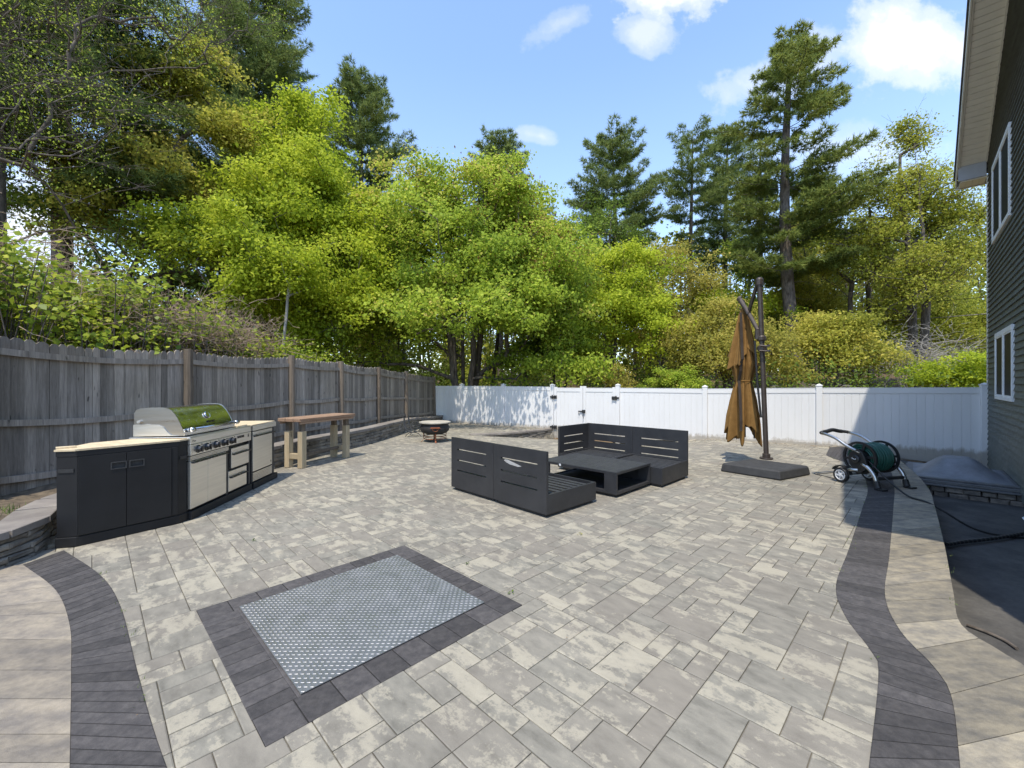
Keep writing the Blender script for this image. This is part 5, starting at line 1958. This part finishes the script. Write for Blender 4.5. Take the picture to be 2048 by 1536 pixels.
    pine_tree('pine_tree', 'shaded pine behind the low leafy tree, left of the pale sapling', land(-11.0, 20.5), 11.5, lambda f: 3.2 * (1.1 - f) ** .6, 25, z0=.15, whorl=.55, nb=5, r_base=.18, tuft=10, nl=.28, width=.036, up=.08)
    # --- pines along the middle and right
    p3 = pine_tree('pine_tree', 'pine tip showing just above the right shoulder of the big maple', land(-.9, 32), 19.4, lambda f: min(3.6, 6.6 * (1.03 - f) ** .6), 26, z0=.4, whorl=.62, nb=6, tuft=11, nl=.31, width=.04, up=.36)
    pine_tree('pine_tree', 'bushy pine with a blunt crown standing alone against the sky right of the big maple', land(7.1, 30), 18.0, lambda f: (2.6 * f / .62 + 1.4 if f < .62 else min(4.2, 6.0 * (1.04 - f) ** .5)), 27, z0=.36, whorl=.58, nb=6, r_base=.24, tuft=12, nl=.30, width=.038, up=.36)
    pine_tree('pine_tree', 'slim tufted pine with a long bare stem between the blunt pine and the tallest pine', land(13.2, 31), 18.4, lambda f: (1.0 + 1.9 * max(0, f - .5) / .25 if f < .75 else 2.9 * ((1.04 - f) / .29) ** .55), 28, z0=.46, whorl=.66, nb=5, r_base=.2, tuft=12, nl=.30, width=.038, up=.4, bare=.2)
    pine_tree('pine_tree', 'pine half hidden behind the left boughs of the tallest pine', land(16.9, 33), 19.6, lambda f: min(2.5, 5 * (1.04 - f) ** .55), 29, z0=.45, whorl=.62, nb=6, r_base=.24, tuft=11, nl=.31, width=.04, up=.34)
    big = lambda a, f: (.98 if math.cos(a) > 0 else .80) * (1 + .25 * math.sin(9 * f + 3 * a))
    pine_tree('pine_tree', 'tallest pine on the right, a thick scarred trunk behind the umbrella and wide layered boughs', land(16.1, 23.5), 20.3, lambda f: (3.9 if f < .62 else 4.1 * ((1.03 - f) / .41) ** .75), 30, mat='pine_y', z0=.36, whorl=.94, nb=7, r_base=.36, tuft=15, nl=.28, width=.040, up=.20, side=big, bare=.17, lean=(-.6, 0))
    pine_tree('pine_tree', 'thin dark pine trunk close behind the left side of the tallest pine', land(16.6, 28), 16.5, lambda f: 2.3 * (1.08 - f) ** .5, 31, z0=.5, whorl=.95, nb=5, r_base=.24, tuft=10, nl=.3, width=.036)
    pine_tree('pine_tree', 'distant pine between the tallest pine and the tall oak beside the house', land(24.5, 34), 16.5, lambda f: 3.8 * (1.05 - f) ** .5, 32, z0=.35, whorl=.66, nb=6, tuft=10, nl=.32, width=.042, up=.3)
    # --- broadleaf trees behind the white fence
    crown_tree('maple_tree', 'low yellow green tree right beside the big maple behind the gate', 'broadleaf tree', land(4.9, 20.5), 8.0,
               [(0, 0, 5.2, 2.6, 2.2, 2.5), (1.6, .2, 4.0, 2.0, 2.0, 2.0), (-1.4, 0, 3.6, 1.8, 1.8, 2.0), (.6, 0, 7.2, 1.5, 1.5, 1.2)], 230, 92, (.085, .145), 'bright', 'bark', 13, r_base=.1, stems=3, sig=.38, hollow=1.3)
    crown_tree('birch_tree', 'pale olive tree with fine new leaves in front of the blunt pine', 'broadleaf tree', land(8.6, 24), 9.8,
               [(0, 0, 6.8, 2.4, 2.0, 2.6), (1.4, 0, 5.0, 1.9, 1.8, 2.2), (-1.0, 0, 4.6, 1.8, 1.7, 1.8)], 150, 75, (.08, .14), 'olive', 'bark', 14, r_base=.11, stems=2, sig=.42)
    crown_tree('maple_tree', 'golden olive small tree directly behind the closed umbrella', 'small tree', land(9.5, 18.2), 5.4,
               [(-.4, 0, 3.4, 2.0, 1.8, 1.7), (1.2, 0, 2.8, 1.5, 1.4, 1.4), (-.6, 0, 4.7, 1.1, 1.1, .9), (-1.7, .2, 2.4, 1.3, 1.3, 1.2)], 175, 78, (.075, .125), 'olive', 'bark', 15, r_base=.08, stems=3, sig=.34, hollow=1.2)
    crown_tree('maple_tree', 'low spreading golden tree over the white fence between the thick trunk and the house', 'small tree', land(13.9, 18.6), 4.5,
               [(0, 0, 2.9, 2.0, 1.7, 1.1), (1.2, 0, 2.5, 1.5, 1.4, .9), (-1.2, 0, 2.6, 1.3, 1.3, 1.0), (.2, 0, 3.8, 1.2, 1.1, .7)], 140, 70, (.075, .125), 'yellow', 'bark', 16, r_base=.07, stems=3, sig=.34, hollow=1.2)
    crown_tree('oak_tree', 'tall forked oak with airy young leaves beside the house', 'oak tree', land(20.6, 21.5), 14.8,
               [(0, 0, 11.0, 2.4, 2.4, 2.6), (-1.6, 0, 8.6, 2.2, 2.2, 2.4), (1.6, .3, 9.0, 2.2, 2.2, 2.4), (.6, 0, 13.6, 1.2, 1.2, 1.6), (-.4, 0, 6.0, 2.6, 2.2, 1.6), (2.4, 0, 6.4, 1.8, 1.8, 1.6)], 290, 70, (.08, .14), 'oak', 'bark', 17, r_base=.19, stems=2, sig=.42, spread=.30, hollow=1.1, twigs=900)
    crown_tree('oak_tree', 'narrow yellow green tree in the gap between the tallest pine and the forked oak', 'broadleaf tree', land(18.6, 27), 12.0,
               [(0, 0, 8.6, 2.3, 2.2, 3.0), (-.8, 0, 5.6, 2.2, 2.0, 2.2), (1.0, 0, 4.6, 2.0, 2.0, 2.0)], 180, 72, (.09, .15), 'yellow', 'bark', 18, r_base=.12, sig=.45)
    crown_tree('maple_tree', 'deep green young tree in the shade behind the gate posts', 'small tree', land(2.6, 22.5), 6.2,
               [(0, 0, 4.0, 2.2, 2.0, 2.1), (-1.8, 0, 3.0, 1.6, 1.5, 1.5)], 110, 85, (.085, .14), 'dark', 'bark', 19, r_base=.08, stems=2, sig=.4)
    crown_tree('oak_tree', 'green tree in the shade left of the tallest pine trunk', 'broadleaf tree', land(12.4, 25.5), 9.0,
               [(0, 0, 5.6, 2.2, 2.0, 2.6), (1.6, 0, 4.2, 1.8, 1.8, 1.8)], 130, 78, (.085, .14), 'bright', 'bark', 20, r_base=.1, sig=.42)
    crown_tree('round_shrub', 'round pale green shrub poking over the white fence left of the umbrella', 'shrub', land(6.5, 16.6) , 2.2,
               [(0, 0, 1.35, 1.05, .8, .75)], 90, 90, (.05, .085), 'maple', 'bark', 33, r_base=.03, stems=4, sig=.16, tipr=.004)
    crown_tree('round_shrub', 'small reddish green shrub just above the gate', 'shrub', land(4.4, 17.0), 2.3,
               [(0, 0, 1.6, .55, .5, .6)], 40, 40, (.05, .085), 'olive', 'bark', 34, r_base=.025, stems=4, sig=.16, tipr=.004)
    crown_tree('round_shrub', 'bright green shrub over the end of the white fence against the house corner', 'shrub', land(15.7, 15.0), 2.4,
               [(0, 0, 1.5, 1.6, .8, .55), (1.2, 0, 1.5, 1.2, .8, .5)], 70, 90, (.06, .10), 'bright', 'bark', 35, r_base=.03, stems=4, sig=.2, tipr=.004)
    crown_tree('oak_tree', 'leafy green tree deep in the wood, behind the dead grey brush at the house corner', 'broadleaf tree', land(25.8, 26.5), 11.5,
               [(0, 0, 7.0, 2.8, 2.4, 3.2), (-1.5, 0, 4.0, 2.4, 2.2, 2.4), (1.6, 0, 3.6, 2.2, 2.0, 2.2)], 230, 80, (.09, .15), 'oak', 'bark', 61, r_base=.13, sig=.45)
    crown_tree('oak_tree', 'mid green tree filling the wood between the forked oak trunk and the golden spreading tree', 'broadleaf tree', land(19.6, 28.5), 8.0,
               [(0, 0, 4.2, 2.8, 2.2, 2.8), (2.0, 0, 3.2, 2.0, 2.0, 2.0), (-2.2, 0, 3.4, 2.0, 2.0, 2.2)], 200, 80, (.09, .15), 'dark', 'bark', 62, r_base=.11, stems=2, sig=.45)
    # --- bare trunks seen in the shade of the wood
    k = 0
    for x, y, h, r_, ln, lab in ((-1.2, 22.5, 11, .10, .6, 'slim dark trunk in the shade right behind the stems of the big maple'),
                                 (.9, 23.6, 11, .11, -.3, 'dark trunk behind the left gate leaf'), (5.9, 26.5, 13, .10, .3, 'dark trunk in the shade behind the round pale shrub'),
                                 (19.4, 23.6, 11, .12, .2, 'grey trunk left of the forked oak beside the house'), (22.2, 26.0, 12, .14, -.4, 'dark trunk behind the dead grey brush'),
                                 (21.0, 29.5, 12, .12, .3, 'thin trunk deep in the wood over the far end of the white fence'), (17.6, 30.5, 12, .12, .2, 'thin dark trunk just right of the thick scarred pine trunk')):
        crown_tree('woodland_tree', lab, 'tree', land(x, y), h, [(0, 0, h * .72, 1.8, 1.8, h * .22)], 60, 60, (.09, .15), ('dark', 'oak', 'dark', 'oak', 'oak', 'yellow', 'dark')[k], 'bark', 50 + k, r_base=r_, lean=(ln, 0), sig=.45)
        k += 1


def brush_and_vines():
    rs = np.random.RandomState(77)
    # broad-leaved vine thicket on the picket fence, in mounds
    mounds = [(-7.6, 5.2, 2.95, .95, 1.3, .75, 'broad-leaved vine thicket piled highest at the left end of the picket fence', 230),
              (-7.4, 7.6, 2.75, .95, 1.3, .62, 'broad-leaved vine thicket over the picket fence behind the grill hood', 200),
              (-7.1, 9.8, 2.45, .9, 1.2, .5, 'lower vine thicket fading into dry stems above the round fence post', 110),
              (-6.2, 12.2, 2.05, .9, 1.3, .55, 'light green leafy thicket just above the third and fourth fence bays', 150)]
    for i, (x, y, z, rx, ry, rz, lab, n) in enumerate(mounds):
        b = land(x, y)
        t = thing('vine_thicket', lab, 'vines', b, 0, 'vine thickets over the picket fence')
        A, B, ra, rb = [], [], [], []
        C = []
        for k in range(n):
            c = np.array([rs.normal() * rx * .55, rs.normal() * ry * .6, z - b.z + rz * (rs.rand() * 1.7 - 1.0)])
            c[2] += .25 * math.sin(c[1] * 2 + i) 
            c[0] = max(c[0], -1.6)
            if (x + c[0]) > (-7.4 + .25 * (y + c[1])) - .12:
                c[0] = (-7.4 + .25 * (y + c[1])) - .12 - x - rs.rand() * .4
            C.append(c)
            foot = np.array([c[0] * .7 - .1, c[1] * .8, 0.0])
            m1 = foot + (c - foot) * .55 + rs.normal(size=3) * .12
            for p, q in ((foot, m1), (m1, c)):
                A.append(p); B.append(q); ra.append(.009); rb.append(.006)
        link('stems', edges_mesh('stems', A, B, ra, rb, 5), M['bark'], t)
        C = np.array(C)
        P = np.repeat(C, 25, 0) + rs.normal(size=(len(C) * 25, 3)) * [.17, .17, .15]
        N = nrm(rs.normal(size=P.shape) * .45 + [.25, -.25, .85])
        sz = rs.uniform(.055, .13, len(P)) if i < 3 else rs.uniform(.05, .10, len(P))
        link('leaves', leaves_mesh('leaves', P, N, sz, .85, rs, np.clip(rs.normal(size=len(P)) * .27 + .45, 0, 1), D=rs.normal(size=P.shape) + [.5, -.4, -.6]), LEAF['knot'], t)
    # tangles of dry stems
    tang = [('dry_brush', 'tan tangle of dry stems over the picket fence between the vines and the pale sapling', (-7.2, 9.4), 2.62, 1.0, 1.9, .62, 1700, 'twig', .0075),
            ('dry_brush', 'pinkish tangle of dry stems above the far left end of the picket fence', (-8.6, 6.4), 3.25, .9, 1.7, .8, 1200, 'twig', .007),
            ('dry_brush', 'grey dead brush with fine pale branches just left of the house corner', (18.3, 18.6), 2.6, 1.7, 1.2, 1.1, 420, 'grey_twig', .013)]
    for nm, lab, (x, y), z, rx, ry, rz, n, mt, rr in tang:
        b = land(x, y)
        t = thing(nm, lab, 'dry brush', b)
        A, B, ra, rb = [], [], [], []
        for k in range(n):
            c = np.array([rs.normal() * rx * .6, rs.normal() * ry * .6, z - b.z + rs.normal() * rz * .5])
            if mt == 'twig' and (x + c[0]) > (-7.4 + .25 * (y + c[1])) - .1:
                c[0] = (-7.4 + .25 * (y + c[1])) - .1 - x - rs.rand() * .5
            d = nrm(rs.normal(size=3) * [1, 1, .55] + [0, 0, .25])
            L = rs.uniform(.25, .8) * (1.6 if mt == 'grey_twig' else 1)
            p = c
            for s in range(3):
                q = p + d * L / 3 + rs.normal(size=3) * .05
                A.append(p); B.append(q); ra.append(rr * (1 - .28 * s)); rb.append(rr * (1 - .28 * (s + 1)))
                if rs.rand() < .8:
                    e = q + nrm(d + rs.normal(size=3) * .7) * L * .3
                    A.append(q); B.append(e); ra.append(rr * .5); rb.append(rr * .25)
                p = q
        for k in range(26):
            c = np.array([rs.normal() * rx * .6, rs.normal() * ry * .6, z - b.z])
            A.append([c[0] * .6, c[1] * .7, -.1]); B.append(c); ra.append(rr * 1.8); rb.append(rr)
        link('stems', edges_mesh('stems', A, B, ra, rb, 4), M[mt], t)
    # small plants along the yard side of the stone wall and bed
    V = []
    n = 1500
    P = np.stack([rs.uniform(-5.9, -4.75, n), rs.uniform(2.6, 4.6, n), np.full(n, .21)], 1)
    P = P[(P[:, 0] > (-7.4 + .25 * P[:, 1]) + .1)]
    N = nrm(rs.normal(size=P.shape) * [1, 1, .2])
    tag(link('grass', leaves_mesh('grass', P, N, rs.uniform(.05, .13, len(P)), .12, rs, rs.rand(len(P)), mode='tri', D=rs.normal(size=P.shape) * .35 + [0, 0, 1]), M['grass']), kind='stuff')
    # dry leaf crumbs swept against the edges, weeds in the joints
    n = 900
    x = rs.uniform(-3.4, 9.0, n); d = np.abs(rs.normal(size=n)) * .35 + .05
    y = FA - FB * x - d * 1.17 - .06
    x2 = rs.uniform(-4.2, 6.5, 420); y2 = rs.uniform(1.5, 13, 420)
    P = np.stack([np.concatenate([x, x2]), np.concatenate([y, y2])], 1)
    P = np.array([(a, b, zramp(a, b) + .009) for a, b in P if inside(PATIO, a, b)])
    sz = np.where(P[:, 1] > FA - FB * P[:, 0] - 2, rs.uniform(.012, .04, len(P)), rs.uniform(.006, .014, len(P)))
    tag(link('leaf_litter', leaves_mesh('leaf_litter', P, nrm(rs.normal(size=P.shape) * .25 + [0, 0, 1]), sz, .5, rs, rs.rand(len(P))), M['leaf_crumb']), kind='stuff')
    Q = []
    for e, wv in ((LBR, 14), (RBL, 24), (COR, 22), ([Vector((a, b, 0)) for a, b in WALL_L[8:]], 30)):
        s = spline(e, 200)
        for k in range(wv):
            c = s[rs.randint(0, 200)]
            for j in range(rs.randint(3, 9)):
                Q.append((c.x + rs.normal() * .018, c.y + rs.normal() * .018, .004))
    Q = np.array(Q)
    tag(link('weeds', leaves_mesh('weeds', Q, nrm(rs.normal(size=Q.shape) * [1, 1, .2]), rs.uniform(.010, .026, len(Q)), .22, rs, rs.rand(len(Q)), mode='tri', D=rs.normal(size=Q.shape) * .6 + [0, 0, 1]), M['grass']), kind='stuff')
    # fallen sprigs on the paving
    for u, v, a, lab in ((508, 1082, .4, 'small green leaf sprig on the pavers in front of the black cabinet'), (934, 1128, 1.2, 'small green leaf sprig at the far corner of the dark paver square'),
                         (1022, 1188, 2.2, 'small green leaf sprig beside the right corner of the dark paver square'), (1158, 1070, .9, 'small dry sprig on the pavers in front of the scraped sofa frame')):
        p = G(u, v, 0)
        m = 5
        Q = rs.normal(size=(m, 3)) * [.018, .018, .003] + [0, 0, .012]
        me = leaves_mesh('leaf_sprig', Q, nrm(rs.normal(size=Q.shape) * .3 + [0, 0, 1]), rs.uniform(.018, .032, m), .5, rs, rs.uniform(.0, .4, m))
        o = link('leaf_sprig', me, LEAF['dark'] if lab.startswith('small green') else LEAF['olive'])
        o.location = p; o.rotation_euler = (0, 0, a)
        tag(o, lab, 'leaf sprig', 'leaf sprigs fallen on the paving')


def woodland():
    """the far wood that reads as one mass behind the nearer trees"""
    rs = np.random.RandomState(5)
    Cs, cnt, hue, A, B, ra, rb = [], [], [], [], [], [], []
    for k in range(300):
        x = rs.uniform(-62, 70); y = rs.uniform(33, 58)
        if x < -22 and rs.rand() < .4: y -= 10
        hgt = rs.uniform(8.5, 14.5) if x > -18 else rs.uniform(7, 11)
        z = H(x, y)
        A.append([x, y, z - .3]); B.append([x + rs.normal() * .4, y, z + hgt * .85]); ra.append(rs.uniform(.12, .22)); rb.append(.04)
        for j in range(16):
            f = rs.rand() ** 1.35
            r = 2.6 * math.sqrt(max(.05, 1 - ((f - .45) / .62) ** 2))
            a = rs.rand() * 6.28
            q = np.array([x + r * rs.rand() ** .5 * math.cos(a), y + r * rs.rand() ** .5 * math.sin(a), z + hgt * (.03 + .95 * f)])
            Cs.append(q); cnt.append(rs.randint(22, 46)); hue.append(rs.rand() * .5 + .08)
            A.append([x, y, q[2] - .5]); B.append(q); ra.append(.045); rb.append(.02)
    Cs, cnt = np.array(Cs), np.array(cnt)
    P = np.repeat(Cs, cnt, 0)
    P = P + rs.normal(size=P.shape) * [.75, .75, .5]
    rnd = np.clip(np.repeat(hue, cnt) + rs.normal(size=len(P)) * .15, 0, 1)
    N = nrm(rs.normal(size=P.shape) * .7 + [0, -.2, .6])
    o = link('woodland_foliage', leaves_mesh('woodland_foliage', P, N, rs.uniform(.26, .46, len(P)), .75, rs, rnd), LEAF['oak'])
    tag(o, kind='stuff')
    tag(link('woodland_trunks', edges_mesh('woodland_trunks', A, B, ra, rb, 6), M['bark']), kind='stuff')
    # undergrowth between the fence and the wood
    n = 620
    Cs = []
    for k in range(n):
        x = rs.uniform(-22, 26)
        y = max(FA - FB * x, 12 if x < -5 else 0) + rs.uniform(4.5, 17)
        Cs.append([x, y, H(x, y) + rs.uniform(.1, 2.4) * rs.rand()])
    Cs = np.array(Cs)
    P = np.repeat(Cs, 60, 0); P = P + rs.normal(size=P.shape) * [.55, .55, .4]
    tag(link('undergrowth', leaves_mesh('undergrowth', P, nrm(rs.normal(size=P.shape) * .6 + [0, 0, .7]), rs.uniform(.07, .15, len(P)), .7, rs, np.clip(rs.normal(size=len(P)) * .2 + .45, 0, 1)), LEAF['dark']), kind='stuff')
    # boulders of the old wall on the slope
    for i, (x, y, s, lab) in enumerate(((15.2, 24.2, .55, 'grey boulder on the leaf litter left in the row of three'), (17.0, 24.0, .5, 'lichened boulder in the middle of the row on the leaf litter'), (18.6, 23.6, .45, 'small boulder at the right end of the row on the leaf litter'))):
        bm = bmesh.new(); bmesh.ops.create_icosphere(bm, subdivisions=3, radius=s)
        for v in bm.verts:
            v.co *= 1 + .22 * math.sin(v.co.x * 5 + i * 2) * math.sin(v.co.y * 4 + i) + .1 * math.sin(v.co.z * 9)
            v.co.z *= .6
        me = bpy.data.meshes.new('boulder'); bm.to_mesh(me); bm.free()
        o = link('boulder', me, M['ledge'], smooth=True); o.location = land(x, y) + Vector((0, 0, s * .3))
        tag(o, lab, 'boulder', 'boulders on the wooded slope')


def wires():
    for (v0, v1, lab) in ((613, 592, 'highest of the three thin utility wires crossing the trees by the house'), (644, 626, 'middle one of the three utility wires, the thickest, crossing the trees by the house'), (686, 674, 'lowest of the three utility wires, in front of the dead grey brush')):
        a, b = AT(1690, v0, 27), AT(1990, v1, 19.0)
        d = b - a
        pts = [a + d * t + Vector((0, 0, -.28 * 4 * (t * .5) * (1 - t * .5))) + Vector((0, 0, .28 * t)) for t in [k / 20 * 2.0 for k in range(-8, 21)]]
        mb = MB(); mb.tube(pts, .021 if 'middle' in lab else .014, 5)
        tag(mb.build('utility_wire', M['grey_twig'] if 'middle' in lab else M['wire']), lab, 'utility wire', 'utility wires over the wooded slope')


# ================================================================== SKY, SUN, CAMERA
def sky():
    w = bpy.data.worlds.new('World'); SC.world = w; w.use_nodes = True
    nt = w.node_tree; L = nt.links
    bg = nt.nodes['Background']
    s = nt.nodes.new('ShaderNodeTexSky'); s.sky_type = 'NISHITA'; s.sun_disc = False
    ts = -SUN.normalized()
    s.sun_elevation = math.asin(ts.z); s.sun_rotation = math.atan2(ts.x, ts.y)
    s.air_density = SKY['air']; s.dust_density = SKY['dust']; s.ozone_density = SKY['ozone']; s.altitude = 40
    hs = nt.nodes.new('ShaderNodeHueSaturation')
    hs.inputs['Saturation'].default_value = SKY['sat']; hs.inputs['Value'].default_value = SKY['val']
    L.new(s.outputs[0], hs.inputs['Color'])
    tc = nt.nodes.new('ShaderNodeTexCoord')
    sep = nt.nodes.new('ShaderNodeSeparateXYZ'); L.new(tc.outputs['Generated'], sep.inputs[0])
    # a compass-and-height chart of the sky: bearing and slope of each direction
    y = math_n(nt, 'MAXIMUM', sep.outputs[1], .05)
    cx = nt.nodes.new('ShaderNodeCombineXYZ')
    L.new(math_n(nt, 'DIVIDE', sep.outputs[0], y), cx.inputs[0]); L.new(math_n(nt, 'DIVIDE', sep.outputs[2], y), cx.inputs[1])
    def nz(scale, detail, rough):
        n = nt.nodes.new('ShaderNodeTexNoise'); n.inputs['Scale'].default_value = scale; n.inputs['Detail'].default_value = detail; n.inputs['Roughness'].default_value = rough
        L.new(cx.outputs[0], n.inputs['Vector']); return n
    n1 = nz(4.0, 9, .58); n2 = nz(13, 7, .6)
    total = None
    for (px, py, sx, sy, rot, amp, dens) in SKY['clouds']:
        mp = nt.nodes.new('ShaderNodeMapping'); mp.vector_type = 'TEXTURE'
        mp.inputs['Location'].default_value = ((px - CX) / F, (CY - py) / F, 0)
        mp.inputs['Rotation'].default_value = (0, 0, R(rot)); mp.inputs['Scale'].default_value = (sx / F, sy / F, 1)
        L.new(cx.outputs[0], mp.inputs['Vector'])
        ln = nt.nodes.new('ShaderNodeVectorMath'); ln.operation = 'LENGTH'; L.new(mp.outputs[0], ln.inputs[0])
        v = math_n(nt, 'SUBTRACT', 1.0, ln.outputs['Value'])
        v = math_n(nt, 'ADD', v, math_n(nt, 'MULTIPLY', math_n(nt, 'SUBTRACT', n1.outputs['Fac'], .5), amp))
        v = math_n(nt, 'ADD', v, math_n(nt, 'MULTIPLY', math_n(nt, 'SUBTRACT', n2.outputs['Fac'], .5), amp * .35))
        r = ramp(nt, [(0.0, 0), (.38, .5), (.95, 1)], 'EASE'); L.new(v, r.inputs[0])
        v = math_n(nt, 'MULTIPLY', r.outputs[0], dens)
        total = v if total is None else math_n(nt, 'MAXIMUM', total, v)
    total = math_n(nt, 'MULTIPLY', total, math_n(nt, 'GREATER_THAN', sep.outputs[1], .06))
    # whiter towards the horizon
    hz = ramp(nt, [(0.0, 1.0), (.28, .35), (.6, 0)]); L.new(sep.outputs[2], hz.inputs[0])
    base = mixc(nt, math_n(nt, 'MULTIPLY', hz.outputs[0], SKY['hz']), hs.outputs[0], SKY['hzcol'])
    col = mixc(nt, total, base, SKY['cloud'])
    L.new(col, bg.inputs['Color'])
    bg.inputs['Strength'].default_value = SKY['strength']
    l = bpy.data.lights.new('sun', 'SUN'); l.energy = SKY['sun']; l.angle = R(.53); l.color = (1, .925, .79)
    o = bpy.data.objects.new('sun', l); COL.objects.link(o); o.rotation_euler = SUN.to_track_quat('-Z', 'Y').to_euler(); o.location = (0, 0, 40)


SKY = dict(air=1.0, dust=.4, ozone=1.8, sat=1.0, val=2.25, hz=.4, hzcol=(5.8, 6.8, 8.2), cloud=(7.3, 7.35, 7.5), strength=.125, sun=3.9,
           clouds=[(1310, -22, 215, 66, -4, 4.8, .8), (1290, 60, 60, 45, 0, 3.0, .55), (1125, 45, 95, 34, 28, 3.8, .32), (1840, 90, 200, 120, -10, 2.8, 1), (1580, 135, 190, 70, 28, 3.2, .6), (1085, 273, 60, 24, -8, 3, .5), (90, 430, 160, 150, 0, 2, .85), (1700, 300, 260, 60, 0, 2.4, .35)])


def camera():
    c = bpy.data.cameras.new('camera'); c.sensor_width = 36; c.lens = 36 * F / 2048
    c.clip_end = 3000; c.clip_start = .05
    c.shift_y = -(768 - CY) / 2048
    o = bpy.data.objects.new('camera', c); COL.objects.link(o)
    o.location = (0, 0, CH); o.rotation_euler = (R(90), 0, 0)
    SC.camera = o
    SC.view_settings.view_transform = 'Standard'; SC.view_settings.look = 'None'; SC.view_settings.gamma = 1; SC.view_settings.exposure = EXPO
    SC.cycles.max_bounces = 6; SC.cycles.transparent_max_bounces = 4; SC.cycles.diffuse_bounces = 4; SC.cycles.glossy_bounces = 3; SC.cycles.transmission_bounces = 3
    SC.cycles.use_denoising = True


EXPO = 0.44
import bmesh
make_leaves(); trees(); brush_and_vines(); woodland(); wires(); sky(); camera()
